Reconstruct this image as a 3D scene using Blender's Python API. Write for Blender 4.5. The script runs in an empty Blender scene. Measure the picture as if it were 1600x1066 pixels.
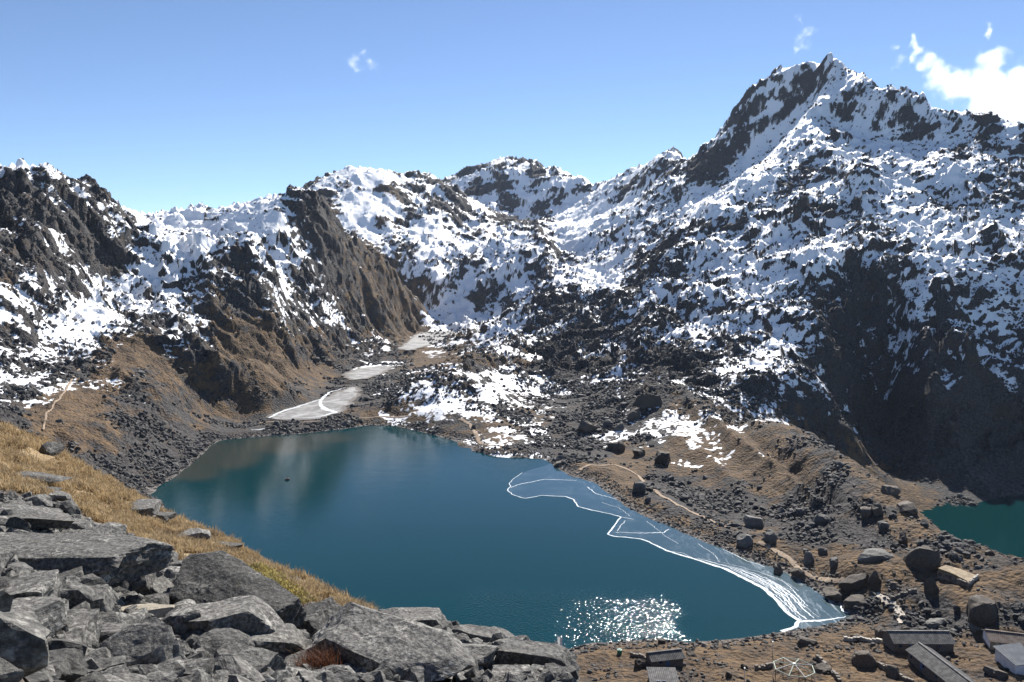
import bpy, bmesh, math, random
import numpy as np
from mathutils import Vector, Matrix

# ------------------------------------------------------------------ camera, sky, sun, exposure
SC = bpy.context.scene
COL = SC.collection
H = 100.0                       # eye height above the lake (metres)
PITCH = math.radians(5.0)
FPX = 1220.0                    # focal length for a 1600 px wide frame
cam_d = bpy.data.cameras.new("camera")
cam_d.sensor_width = 36.0
cam_d.lens = 36.0 * FPX / 1600.0
cam_d.clip_start = 0.5
cam_d.clip_end = 60000.0
cam = bpy.data.objects.new("camera", cam_d)
cam.location = (0, 0, H)
cam.rotation_euler = (math.radians(90) - PITCH, 0, 0)
COL.objects.link(cam)
SC.camera = cam

SUN_EL, SUN_AZ = math.radians(37.0), math.radians(18.0)     # ahead of the camera, a little to the right
world = bpy.data.worlds.new("World")
SC.world = world
world.use_nodes = True
wn = world.node_tree
sky = wn.nodes.new("ShaderNodeTexSky")
sky.sky_type = 'NISHITA'
sky.sun_disc = False
sky.sun_elevation = SUN_EL
sky.sun_rotation = SUN_AZ
sky.altitude = 4300
sky.air_density = 1.0
sky.dust_density = 0.25
sky.ozone_density = 2.4
bg = wn.nodes["Background"]
bg.inputs[1].default_value = 0.082
wn.links.new(sky.outputs[0], bg.inputs[0])
sd = bpy.data.lights.new("sun", 'SUN')
sd.energy = 5.0
sd.angle = math.radians(0.5)
sd.color = (1.0, 0.955, 0.89)
sun = bpy.data.objects.new("sun", sd)
sun_dir = Vector((math.sin(SUN_AZ) * math.cos(SUN_EL), math.cos(SUN_AZ) * math.cos(SUN_EL), math.sin(SUN_EL)))
sun.rotation_euler = (-sun_dir).to_track_quat('-Z', 'Y').to_euler()
sun.location = sun_dir * 500
COL.objects.link(sun)
SC.view_settings.view_transform = 'Standard'
SC.view_settings.look = 'None'
SC.view_settings.exposure = 0.88
SC.view_settings.gamma = 1.0
SC.view_settings.use_curve_mapping = False

# ------------------------------------------------------------------ helpers
rng = np.random.default_rng(7)
CP, SP = math.cos(PITCH), math.sin(PITCH)


def ray(u, v):
    a = (np.asarray(u, float) - 800.0) / FPX
    b = (533.0 - np.asarray(v, float)) / FPX
    return a, CP + b * SP, -SP + b * CP


def at_range(u, v, R):
    """point seen at photo position (u, v), R metres away measured along the ground"""
    x, y, z = ray(u, v)
    s = np.asarray(R, float) / np.hypot(x, y)
    return x * s, y * s, H + z * s


def at_level(u, v, z0):
    x, y, z = ray(u, v)
    s = (z0 - H) / z
    return x * s, y * s, z0 + 0 * s


def project(x, y, z):
    zc = y * CP - (z - H) * SP
    yc = y * SP + (z - H) * CP
    zc = np.maximum(zc, 0.1)
    return 800.0 + FPX * x / zc, 533.0 - FPX * yc / zc


def sstep(a, b, x):
    t = np.clip((x - a) / (b - a), 0, 1)
    return t * t * (3 - 2 * t)


_perm = np.random.default_rng(3).permutation(4096).astype(np.int32)
_ang = np.random.default_rng(4).random(4096) * 2 * np.pi
_gx, _gy = np.cos(_ang).astype(np.float32), np.sin(_ang).astype(np.float32)


def perlin(x, y):
    x = np.asarray(x, np.float64)
    y = np.asarray(y, np.float64)
    xi = np.floor(x).astype(np.int64)
    yi = np.floor(y).astype(np.int64)
    fx = (x - xi).astype(np.float32)
    fy = (y - yi).astype(np.float32)

    def g(ix, iy, dx, dy):
        h = _perm[(_perm[ix & 4095] + iy) & 4095]
        return _gx[h] * dx + _gy[h] * dy
    sx = fx * fx * fx * (fx * (fx * 6 - 15) + 10)
    sy = fy * fy * fy * (fy * (fy * 6 - 15) + 10)
    a = g(xi, yi, fx, fy)
    b = g(xi + 1, yi, fx - 1, fy)
    c = g(xi, yi + 1, fx, fy - 1)
    d = g(xi + 1, yi + 1, fx - 1, fy - 1)
    ab = a + (b - a) * sx
    cd = c + (d - c) * sx
    return (ab + (cd - ab) * sy) * 1.5


def cells(x, y):
    """nearest jittered cell centre: distance, random number, offset from the centre, hash"""
    xi = np.floor(x).astype(np.int64)
    yi = np.floor(y).astype(np.int64)
    best = np.full(x.shape, 9.0, np.float32)
    bh = np.zeros(x.shape, np.int32)
    ex = np.zeros(x.shape, np.float32)
    ey = np.zeros(x.shape, np.float32)
    for dx in (-1, 0, 1):
        for dy in (-1, 0, 1):
            h = _perm[(_perm[(xi + dx) & 4095] + yi + dy) & 4095]
            px = x - (xi + dx + 0.5 + 0.45 * _gx[h])
            py = y - (yi + dy + 0.5 + 0.45 * _gy[h])
            d = (px * px + py * py).astype(np.float32)
            m = d < best
            best[m] = d[m]
            bh[m] = h[m]
            ex[m] = px[m]
            ey[m] = py[m]
    return np.sqrt(best), bh / 4096.0, ex, ey, bh


# ------------------------------------------------------------------ base terrain from surveyed break lines
# every entry is a break line: (photo x, photo y, ground range in metres)
LINES = [
    # distant ridges round the head of the valley
    [(690, 282, 2250), (735, 258, 2280), (790, 246, 2290), (825, 249, 2280), (860, 263, 2260), (890, 276, 2240), (920, 288, 2200), (945, 290, 2080)],
    [(700, 318, 2060), (760, 325, 2020), (830, 346, 2000), (880, 340, 1980), (915, 318, 2040)],
    [(480, 288, 1740), (520, 272, 1790), (560, 263, 1780), (580, 260, 1780), (610, 269, 1800), (640, 280, 1850), (662, 272, 1840), (690, 284, 1860)],
    [(600, 320, 1600), (660, 320, 1620), (720, 335, 1680), (770, 340, 1750)],
    [(560, 378, 1400), (620, 390, 1420), (680, 420, 1370), (740, 392, 1490), (790, 352, 1660), (850, 344, 1850)],
    [(945, 290, 2050), (960, 282, 1980), (1000, 261, 1850), (1045, 229, 1760), (1065, 227, 1740), (1080, 240, 1600)],
    [(900, 340, 1800), (960, 325, 1720), (1000, 310, 1600)],
    # summit and its left skyline
    [(1300, 80, 1510), (1260, 97, 1540), (1215, 103, 1560), (1180, 132, 1560), (1150, 162, 1550), (1130, 192, 1545), (1120, 207, 1540), (1078, 242, 1550)],
    # shaded face left of the rib and its foot
    [(1278, 140, 1500), (1236, 190, 1475), (1205, 232, 1440), (1170, 258, 1415)],
    [(1160, 280, 1385), (1100, 303, 1395), (1040, 325, 1405), (985, 352, 1420), (920, 358, 1520), (880, 368, 1540)],
    # the long rib from the summit to the nose above the valley
    [(1300, 82, 1505), (1325, 114, 1450), (1290, 152, 1380), (1260, 202, 1300), (1240, 242, 1230), (1200, 266, 1180), (1160, 290, 1160), (1120, 315, 1140), (1060, 350, 1110), (1010, 390, 1080), (985, 420, 1050), (940, 450, 1020), (880, 456, 990), (840, 466, 970), (808, 482, 950)],
    # right skyline
    [(1300, 84, 1500), (1340, 112, 1460), (1370, 128, 1400), (1400, 140, 1350), (1430, 152, 1340), (1462, 170, 1330), (1475, 172, 1330), (1500, 172, 1320), (1550, 168, 1330), (1575, 180, 1310), (1600, 196, 1300), (1660, 222, 1300), (1760, 260, 1320)],
    [(1310, 198, 1345), (1340, 203, 1330), (1400, 208, 1292), (1440, 230, 1262), (1490, 208, 1275), (1540, 205, 1275), (1600, 225, 1240), (1700, 280, 1200)],
    [(1200, 300, 1110), (1280, 262, 1180), (1350, 260, 1150), (1420, 262, 1130), (1480, 262, 1130), (1560, 250, 1150), (1650, 300, 1120)],
    [(1120, 380, 950), (1200, 380, 950), (1280, 370, 970), (1345, 365, 970)],
    [(1400, 320, 1020), (1480, 300, 1075), (1580, 300, 1080), (1700, 340, 1060)],
    [(1440, 362, 950), (1510, 352, 975), (1590, 352, 985), (1700, 400, 960)],
    [(1050, 450, 900), (1120, 450, 860), (1200, 450, 840), (1270, 442, 830), (1300, 428, 850), (1345, 408, 880), (1400, 430, 860)],
    [(950, 520, 800), (1000, 520, 790), (1080, 520, 750), (1160, 520, 720), (1240, 510, 720), (1288, 488, 740)],
    [(850, 560, 760), (900, 560, 730), (960, 580, 660), (1020, 580, 640), (1100, 570, 620), (1180, 580, 600), (1240, 580, 620), (1290, 590, 640)],
    # gorge wall below the right mountain
    [(1310, 500, 800), (1345, 510, 838), (1400, 500, 835)],
    [(1300, 560, 720), (1345, 600, 792), (1400, 600, 785)],
    [(1330, 660, 700), (1355, 680, 742), (1420, 690, 735)],
    [(1440, 450, 830), (1500, 440, 850), (1580, 440, 870), (1700, 470, 860)],
    [(1440, 520, 775), (1490, 520, 782), (1560, 520, 822), (1700, 550, 820)],
    [(1440, 600, 730), (1480, 600, 732), (1560, 600, 772), (1700, 630, 780)],
    [(1450, 700, 690), (1480, 700, 685), (1560, 700, 722), (1700, 720, 730)],
    # mid-valley snow dome
    [(700, 432, 1310), (740, 402, 1390), (780, 373, 1440), (820, 359, 1470), (850, 363, 1460), (870, 386, 1400), (885, 420, 1310)],
    [(690, 506, 1200), (740, 506, 1195), (795, 500, 1170)],
    [(684, 480, 1280), (676, 445, 1340)],
    [(900, 402, 1400), (970, 425, 1260), (930, 440, 1240), (885, 442, 1240)],
    # left skyline
    [(-420, 180, 700), (-200, 210, 720), (-80, 238, 740), (0, 256, 760), (60, 267, 790), (100, 277, 810), (125, 282, 830), (150, 302, 880), (180, 317, 950), (210, 333, 1040), (250, 336, 1080), (290, 333, 1100), (320, 329, 1100), (345, 331, 1100), (370, 336, 1080), (400, 326, 1040), (430, 306, 1010), (455, 292, 1000), (480, 296, 1005), (500, 312, 1015), (520, 337, 1030), (560, 374, 1080), (600, 407, 1125), (632, 434, 1180), (652, 456, 1225), (664, 478, 1245), (672, 500, 1230)],
    [(440, 340, 950), (480, 400, 940), (540, 430, 1000), (600, 470, 1070), (648, 500, 1190)],
    [(400, 400, 850), (450, 480, 800), (520, 500, 905), (600, 513, 1085)],
    [(310, 398, 790), (350, 372, 800), (400, 367, 820), (430, 406, 800)],
    [(340, 470, 725), (400, 490, 735), (430, 490, 742)],
    [(280, 400, 850), (230, 382, 900), (200, 390, 880), (250, 352, 1000), (330, 352, 1000)],
    [(30, 300, 735), (0, 340, 700), (40, 362, 665), (100, 372, 705), (150, 430, 720)],
    [(-200, 400, 600), (0, 385, 630), (60, 430, 625), (0, 450, 560)],
    [(200, 440, 740), (120, 490, 620), (40, 560, 520), (20, 600, 470), (-200, 600, 430)],
    [(260, 480, 680), (200, 520, 600), (300, 540, 600), (350, 560, 580), (400, 560, 630), (450, 560, 720), (560, 532, 930)],
    [(150, 600, 500), (240, 600, 510), (330, 600, 590), (400, 600, 670), (450, 590, 690), (490, 572, 760)],
    [(80, 640, 440), (160, 660, 420), (250, 640, 490), (320, 640, 555), (370, 635, 580)],
    [(0, 672, 362), (60, 690, 370), (150, 740, 360), (200, 760, 372), (250, 722, 425), (300, 692, 472)],
    # moraine hill right of the frozen pond
    [(622, 620, 545), (640, 608, 565), (700, 562, 630), (770, 537, 720), (830, 520, 800)],
    [(650, 640, 520), (700, 648, 502), (760, 600, 560), (780, 660, 490), (820, 620, 600)],
    # right shore, crag and the two brown spurs
    [(850, 620, 630), (920, 640, 540), (965, 622, 540), (1010, 602, 550), (1045, 612, 545), (1100, 640, 510), (1140, 690, 445), (1200, 735, 390), (1280, 790, 330)],
    [(900, 690, 470), (1000, 665, 490), (980, 715, 425)],
    [(1180, 650, 485), (1250, 670, 445), (1310, 705, 395), (1345, 735, 365), (1400, 768, 340), (1440, 808, 312), (1500, 854, 285), (1540, 872, 278), (1600, 880, 270), (1700, 900, 262)],
    [(1250, 740, 385), (1330, 800, 320), (1420, 850, 288)],
    [(1060, 760, 385), (1130, 790, 350), (1200, 830, 312)],
]
# (photo x, photo y, height in metres): points on nearly level ground
LEVEL = [(350, 668, 1.6), (420, 664, 1.6), (500, 660, 2.0), (560, 657, 2.2), (600, 652, 2.4), (640, 656, 2.0),
         (430, 648, 1.0), (470, 620, 1.0), (510, 632, 1.0), (540, 603, 1.0), (590, 620, 1.8), (600, 596, 2.2),
         (560, 578, 3.0), (610, 573, 3.2), (640, 590, 3.2), (580, 560, 5.5), (620, 552, 9.0), (640, 540, 12), (680, 532, 12), (715, 520, 12.5), (630, 520, 14),
         (700, 548, 10), (760, 522, 13), (790, 512, 16),
         (720, 690, 2), (760, 700, 2), (830, 706, 2), (900, 733, 2.5), (940, 735, 3), (1000, 760, 4), (1040, 790, 3), (1120, 830, 2.6), (1180, 855, 2.6), (1250, 890, 2.6), (1300, 915, 2.6),
         (1330, 880, 8), (1380, 890, 8), (1440, 890, 9), (1500, 895, 10), (1540, 935, 11), (1600, 930, 10),
         (1360, 940, 4), (1420, 940, 5), (1480, 960, 5), (1600, 1000, 6), (1340, 985, 3), (1420, 1000, 4),
         (880, 1030, 3.0), (960, 1020, 3), (1040, 1025, 3), (1120, 1020, 3), (1200, 1010, 3), (1280, 1000, 3),
         (880, 1066, 5), (1000, 1066, 5), (1120, 1066, 5), (1250, 1066, 5), (1400, 1066, 5), (1550, 1066, 6), (1700, 1066, 7)]
# (photo x, ground range, height): ground out of sight
HIDDEN = [(820, 1580, 165), (760, 1540, 122), (900, 1110, 68), (840, 1100, 62), (720, 800, 12), (660, 700, 6), (640, 640, 6),
          (1280, 470, 3), (1280, 530, 1), (1310, 450, -2), (1310, 500, -16), (1310, 600, -38), (1345, 420, 0), (1345, 460, -14), (1345, 500, -30), (1345, 600, -52), (1345, 690, -60), (1400, 400, -8), (1400, 450, -34), (1400, 500, -54), (1400, 680, -68), (1450, 380, -15), (1450, 430, -48), (1520, 430, -58), (1600, 430, -58), (1700, 430, -58),
          (1340, 560, -50), (1400, 560, -66), (1450, 540, -70), (1520, 520, -70), (1600, 520, -70), (1460, 600, -66), (1700, 540, -70),
          (1530, 600, -66), (1600, 630, -66),
          (0, 90, 76), (0, 180, 50), (0, 280, 36), (-300, 60, 96), (-300, 120, 84), (-300, 250, 60), (-300, 350, 58),
          (150, 100, 68), (150, 200, 38), (150, 300, 18), (230, 100, 62), (230, 200, 28), (230, 290, 8), (230, 340, 1.5),
          (370, 80, 62), (370, 150, 32), (370, 220, 10), (370, 265, 1), (500, 60, 68), (500, 120, 34), (500, 180, 8),
          (620, 50, 72), (620, 110, 36), (620, 170, 8), (740, 40, 77), (740, 90, 44), (740, 150, 12), (740, 180, 4),
          (860, 30, 82), (860, 80, 48), (860, 140, 15), (1000, 15, 90.5), (1000, 45, 72), (1000, 90, 44), (1000, 140, 17), (1000, 170, 7),
          (1300, 5, 96), (1300, 20, 89), (1300, 50, 71), (1300, 90, 45), (1300, 140, 18), (1300, 170, 8), (1100, 8, 94),
          (1700, 5, 96.5), (1700, 50, 72), (1700, 100, 42), (1700, 160, 14), (-300, 3, 98.2), (500, 3, 97.8), (1200, 3, 97.4), (300, 4, 97.4), (800, 5, 96.6),
          (-300, 8, 97.5), (-300, 25, 97)]
for _u, _rr in ((-420, 1.0), (-100, 1.0), (250, 1.0), (600, 1.0), (950, 1.0), (1300, 1.0), (1700, 1.0), (2000, 1.0)):
    HIDDEN += [(_u, 3000, 120), (_u, 3600, 60), (_u, 1.6, 98.1), (_u, 3.0, 97.9)]
# near slope: (photo x, photo y, range)
NEAR_CREST = [(-150, 640, 50), (0, 676, 45), (60, 690, 45), (120, 722, 43), (180, 767, 41), (230, 787, 40), (262, 812, 38), (310, 832, 36), (370, 862, 33), (430, 893, 30), (500, 928, 27), (560, 955, 24), (620, 985, 20), (690, 990, 17), (740, 1012, 16), (800, 1024, 14), (850, 1032, 12.5), (885, 1050, 11.5), (905, 1075, 10.5), (980, 1140, 9), (1100, 1200, 8)]
NEAR = [(-100, 700, 36), (0, 715, 36), (0, 760, 27), (0, 830, 19), (0, 900, 13), (0, 1000, 9), (0, 1066, 7.5), (-200, 800, 18), (-200, 1000, 8),
        (170, 845, 20), (170, 915, 15), (170, 1000, 10.5), (200, 1066, 8.5), (300, 895, 19), (300, 955, 14.5), (350, 1010, 12), (400, 1066, 9.5),
        (450, 945, 18), (500, 1005, 13.5), (550, 1066, 10.5), (650, 1010, 14), (700, 1066, 10.8), (800, 1058, 11.5), (100, 760, 32), (100, 735, 37),
        (200, 825, 28), (280, 848, 28), (380, 885, 25), (110, 800, 25), (180, 800, 32), (250, 1140, 6.5), (550, 1160, 7.5), (850, 1150, 8.5)]
SHORE = [(232, 772), (262, 753), (300, 726), (330, 697), (345, 688), (400, 683), (480, 677), (540, 670), (575, 665), (605, 665), (650, 673), (700, 686), (734, 693),
         (742, 708), (775, 714), (850, 717), (862, 725), (880, 738), (925, 753), (955, 773), (985, 795), (1010, 808), (1060, 830), (1120, 853), (1160, 872),
         (1205, 886), (1235, 898), (1262, 916), (1300, 939), (1332, 962), (1300, 974), (1230, 986), (1170, 996), (1120, 1001), (1070, 1004), (1030, 998), (1000, 1000), (960, 1004),
         (920, 1005), (885, 1016), (850, 1020)]
SHORE_HID = [(760, 196), (650, 200), (550, 212), (450, 238), (370, 275), (290, 330), (245, 365)]   # (photo x, range) behind the near slope


def resample(line, n_per):
    out = []
    for p, q in zip(line[:-1], line[1:]):
        for k in range(n_per):
            t = k / n_per
            out.append(tuple(a + (b - a) * t for a, b in zip(p, q)))
    out.append(tuple(line[-1]))
    return out


pts = []
# crests: ground falls away behind them (first photo x, y of the line -> how far back, how steeply)
CREST = {(690, 282): (1.07, 0.45), (480, 288): (1.06, 0.45), (945, 290): (1.05, 0.45), (1300, 80): (1.05, 0.6), (1300, 84): (1.05, 0.6), (-420, 180): (1.07, 0.5), (1180, 650): (1.12, 0.33), (1200, 300): (1.0, 0), (622, 620): (1.06, 0.2), (700, 432): (1.04, 0.25)}
for ln in LINES:
    bk = CREST.get(tuple(ln[0][:2]))
    for u, v, R in resample(ln, 3):
        x, y, z = [float(c) for c in at_range(u, v, R)]
        pts.append([x, y, z])
        if bk and bk[1]:
            pts.append([x * bk[0], y * bk[0], z - (bk[0] - 1) * R * bk[1]])
for u, v, R in resample(NEAR_CREST, 2):
    x, y, z = [float(c) for c in at_range(u, v, R)]
    pts.append([x, y, z])
    s = (z - H) / R
    R2 = R * 1.35
    pts.append([x * 1.35, y * 1.35, H + s * R2 - 0.14 * R])
for u, v, R in NEAR:
    pts.append([float(c) for c in at_range(u, v, R)])
for u, v, z in LEVEL:
    pts.append([float(c) for c in at_level(u, v, z)])
for u, R, z in HIDDEN:
    a = math.atan((u - 800) / FPX)
    pts.append([R * math.sin(a), R * math.cos(a), z])
shore_xy = []
for u, v in resample(SHORE, 2):
    x, y, _ = at_level(u, v, 0.0)
    shore_xy.append((float(x), float(y)))
for u, R in SHORE_HID:
    a = math.atan((u - 800) / FPX)
    shore_xy.append((R * math.sin(a), R * math.cos(a)))
shore_xy = np.array(shore_xy)
LC = shore_xy.mean(0)


def poly_offset(P, d):
    nxt, prv = np.roll(P, -1, 0), np.roll(P, 1, 0)
    t = nxt - prv
    t /= np.linalg.norm(t, axis=1)[:, None] + 1e-9
    n = np.stack([-t[:, 1], t[:, 0]], 1)
    area = 0.5 * np.sum(P[:, 0] * nxt[:, 1] - nxt[:, 0] * P[:, 1])
    return P + n * d * (-1 if area > 0 else 1)       # d > 0 goes outwards


def inside(P, x, y):
    c = np.zeros(x.shape, bool)
    j = len(P) - 1
    for i in range(len(P)):
        xi, yi, xj, yj = P[i, 0], P[i, 1], P[j, 0], P[j, 1]
        if yi != yj:
            c ^= ((yi > y) != (yj > y)) & (x < (xj - xi) * (y - yi) / (yj - yi) + xi)
        j = i
    return c


def dist_poly(P, x, y):
    d = np.full(x.shape, 1e9)
    Q = np.roll(P, -1, 0)
    for (ax, ay), (bx, by) in zip(P, Q):
        ex, ey = bx - ax, by - ay
        t = np.clip(((x - ax) * ex + (y - ay) * ey) / (ex * ex + ey * ey + 1e-9), 0, 1)
        d = np.minimum(d, np.hypot(x - ax - t * ex, y - ay - t * ey))
    return d


for P in shore_xy:
    pts.append([P[0], P[1], 0.0])
for P in poly_offset(shore_xy, 5.0):
    pts.append([P[0], P[1], 1.2])
for P in poly_offset(shore_xy, -12.0):
    pts.append([P[0], P[1], -3.0])
for t in (0.75, 0.45, 0.1):
    for P in shore_xy[::3]:
        q = LC + (P - LC) * t
        pts.append([q[0], q[1], -12.0])
LOW_Z = -60.0
for u, v in resample([(1475, 809), (1500, 797), (1530, 786), (1565, 777), (1600, 770), (1700, 755)], 2):
    pts.append([float(c) for c in at_level(u, v, LOW_Z)])

pts = np.array(pts)
# keep points apart
keep = []
TH, LR = np.arctan2(pts[:, 0], pts[:, 1]), np.log(np.hypot(pts[:, 0], pts[:, 1]))
for i in range(len(pts)):
    if all((TH[i] - TH[k]) ** 2 + (LR[i] - LR[k]) ** 2 > 0.006 ** 2 for k in keep):
        keep.append(i)
keep = np.array(keep)
TH, LR, ZZ = TH[keep], LR[keep], pts[keep, 2]
N = len(keep)
D = np.hypot(TH[:, None] - TH[None], LR[:, None] - LR[None])
A = np.zeros((N + 3, N + 3))
A[:N, :N] = D
A[:N, N] = A[N, :N] = 1
A[:N, N + 1] = A[N + 1, :N] = TH
A[:N, N + 2] = A[N + 2, :N] = LR
W = np.linalg.solve(A, np.concatenate([ZZ, np.zeros(3)]))
TH0, TH1, LR0, LR1 = -0.74, 0.74, math.log(2.0), math.log(3300)
NT, NL = 300, 420
gt, gl = np.linspace(TH0, TH1, NT), np.linspace(LR0, LR1, NL)
COARSE = np.zeros((NL, NT))
for k in range(NL):
    d = np.hypot(gt[:, None] - TH[None], gl[k] - LR[None])
    COARSE[k] = d @ W[:N] + W[N] + W[N + 1] * gt + W[N + 2] * gl[k]


def bilinear(G, x0, x1, y0, y1, x, y):
    ny, nx = G.shape
    fx = np.clip((x - x0) / (x1 - x0) * (nx - 1), 0, nx - 1.001)
    fy = np.clip((y - y0) / (y1 - y0) * (ny - 1), 0, ny - 1.001)
    ix, iy = fx.astype(int), fy.astype(int)
    fx, fy = fx - ix, fy - iy
    return (G[iy, ix] * (1 - fx) + G[iy, ix + 1] * fx) * (1 - fy) + (G[iy + 1, ix] * (1 - fx) + G[iy + 1, ix + 1] * fx) * fy


def base_height(th, lr):
    return bilinear(COARSE, TH0, TH1, LR0, LR1, th, lr)


# ------------------------------------------------------------------ ground cover, read off the place in 40 x 30 cells (0 none .. 9 full)
SNOW_ROWS = [  # first row starts at photo y = 60
    "5555555555555555555555555555555555555555",
    "5555555555555555555555555555554576666666",
    "5555555555555555555555555555535686566666",
    "5555555555555555555555555555346876765523",
    "5555555555555555555555555555358968655636",
    "5555555555555555555555555453489668878745",
    "7444444444555765533534555653497566777776",
    "2443444444546786354466576633794566887865",
    "2353578868852886735656787579856666686767",
    "3254679889962685746435987776577655788677",
    "2374459984875175877685966546667686569867",
    "1443487823685223865774556447767783547866",
    "3645687431554511576764795457778621455676",
    "6548766421455311382543434556566412453446",
    "7379664411145411698843333547576521153565",
    "4678214400031130244453234346547721252343",
    "5765102200000130012541234223456423242343",
    "5421210000000002335723123112544432122222",
    "3100010000000004567742113112433431111111",
    "0000000000000001467421001222222222000000",
    "0000000000000000001320011223210011000000",
    "0000000000000000000221001013310000000000",
    "0000000000000000000000000000000000000000",
]
GRASS_ROWS = [  # first row starts at photo y = 390
    "3000000033333455000000000000000000000000",
    "4200000033333455540000000000000000000000",
    "4000000443333455540000000000000000000000",
    "1000000455533445530000000000000000000000",
    "0001863356655455745543111100000000000000",
    "0003885357744434766453111100000000000000",
    "0025746544766413653331112321110000000000",
    "1476545455534114333343112444223321100000",
    "3776433566434567645454212355544321000000",
    "3466523421111153345643233356665433000000",
    "0335513221111133335532126567765536300000",
    "0000000000000000555543677556766636530000",
    "0000000000000000555555566313455523664000",
    "0000000000000000555555556532322323566500",
    "0000000000000000555555555564453112556660",
    "0000000000000000555555555555566566353345",
    "0000000000000000555555555555555668665656",
    "0000000000000000555555555555555456657776",
    "0000000000000000555555555555555323445665",
    "0000000000000000555555555555555555623344",
    "0000000000000000555566666666666666666666",
    "0000000000000000555566666666666666666666",
]
SNOW_G = np.array([[int(c) for c in r[:40]] for r in SNOW_ROWS], float) / 9.0
GRASS_G = np.array([[int(c) for c in r[:40]] for r in GRASS_ROWS], float) / 9.0


def cover(G, top, u, v):
    return bilinear(G, 20, 20 + 40 * 39, top + 15, top + 15 + 30 * (len(G) - 1), u, v)


PONDS = []
for _z, _p in ((1.0, [(416, 653), (445, 640), (470, 633), (510, 620), (535, 610), (556, 603), (562, 616), (548, 630), (528, 645), (500, 653), (470, 656), (440, 656)]),
               (2.6, [(538, 586), (560, 575), (600, 571), (614, 574), (597, 583), (570, 592), (546, 594)]),
               (12.0, [(622, 546), (640, 531), (655, 520), (700, 516), (718, 519), (702, 530), (672, 539), (640, 547)])):
    _q = [at_level(u, v, _z) for u, v in resample(_p + _p[:1], 3)[:-1]]
    PONDS.append((_z, np.array([[float(a), float(b)] for a, b, _ in _q])))


# rocky ribs (+) and gullies (-) read off the slopes: photo line, height, half width in photo pixels
SMOOTH = [np.array([(1195, 92), (1250, 70), (1300, 40), (1370, 110), (1320, 150), (1215, 140)], float),
          np.array([(1285, 95), (1240, 125), (1190, 175), (1165, 230), (1150, 262), (1090, 300), (1180, 275), (1225, 240), (1262, 190), (1310, 120)], float),
          np.array([(1335, 125), (1320, 190), (1400, 205), (1440, 225), (1470, 195), (1400, 150)], float)]
RIBS = [([(1180, 285), (1120, 340), (1060, 400), (1020, 470), (1000, 545)], 12, 16), ([(1340, 270), (1385, 330), (1430, 395), (1480, 450)], 12, 15),
        ([(1370, 320), (1420, 375), (1465, 430)], -9, 12), ([(1285, 240), (1340, 300), (1362, 380)], 12, 15), ([(1100, 352), (1150, 348), (1205, 356)], 9, 9),
        ([(1215, 290), (1250, 330), (1270, 400)], 9, 14), ([(1140, 400), (1200, 420), (1270, 415)], 8, 10), ([(1050, 455), (1110, 470), (1180, 478)], 8, 10),
        ([(1470, 250), (1510, 300), (1560, 330)], 9, 15), ([(1450, 330), (1520, 350), (1590, 400)], 9, 13), ([(1480, 540), (1530, 590), (1590, 650)], 14, 8),
        ([(1465, 450), (1500, 520), (1510, 600)], 10, 12), ([(1395, 440), (1405, 520), (1385, 600), (1375, 660)], -14, 12), ([(1430, 480), (1450, 560), (1460, 640)], 9, 12),
        ([(1320, 470), (1325, 560), (1350, 640)], 9, 14),
        ([(455, 296), (500, 345), (560, 430), (600, 480)], 7, 9), ([(470, 340), (520, 420), (570, 500)], 7, 9), ([(520, 345), (580, 420), (640, 480)], -5, 8), ([(430, 380), (490, 470), (530, 520)], 7, 9),
        ([(20, 265), (90, 320), (160, 380), (215, 395)], 6, 10), ([(110, 285), (165, 335), (215, 375)], -6, 8), ([(0, 300), (50, 350), (60, 420)], 7, 12), ([(230, 340), (170, 420), (120, 480)], -4, 14),
        ([(310, 395), (330, 440), (330, 480)], 7, 12), ([(280, 520), (320, 560), (360, 590)], 6, 10), ([(190, 585), (220, 610), (250, 620)], 5, 10), ([(250, 480), (290, 530), (300, 560)], 5, 10),
        ([(760, 380), (720, 430), (690, 470)], 9, 9), ([(840, 370), (800, 420), (760, 440), (735, 470)], 11, 9), ([(860, 380), (850, 430), (830, 460)], 9, 9),
        ([(600, 290), (640, 330), (680, 360)], 10, 10), ([(690, 300), (720, 330), (690, 350)], 12, 10), ([(760, 350), (740, 370), (780, 360)], 9, 8), ([(560, 300), (600, 350), (620, 390)], 7, 10),
        ([(1240, 160), (1190, 200), (1150, 230)], 7, 8), ([(1180, 150), (1150, 200), (1110, 250), (1070, 290)], 8, 10), ([(1440, 160), (1390, 190), (1375, 200)], 8, 8), ([(1390, 145), (1375, 180)], 8, 6),
        ([(1060, 615), (1110, 655), (1150, 695), (1210, 740), (1280, 792)], 4.5, 10), ([(1150, 655), (1230, 720), (1320, 800)], -4, 12), ([(1060, 690), (1110, 720), (1160, 770)], 2.5, 10), ([(1000, 740), (1060, 775), (1130, 805)], -1.2, 9), ([(1300, 760), (1370, 815), (1440, 855)], 2, 12), ([(1180, 770), (1240, 815), (1290, 850)], -1.5, 10), ([(640, 600), (700, 590), (760, 560)], 4, 10), ([(650, 630), (720, 620), (780, 590)], -3, 8)]


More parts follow.
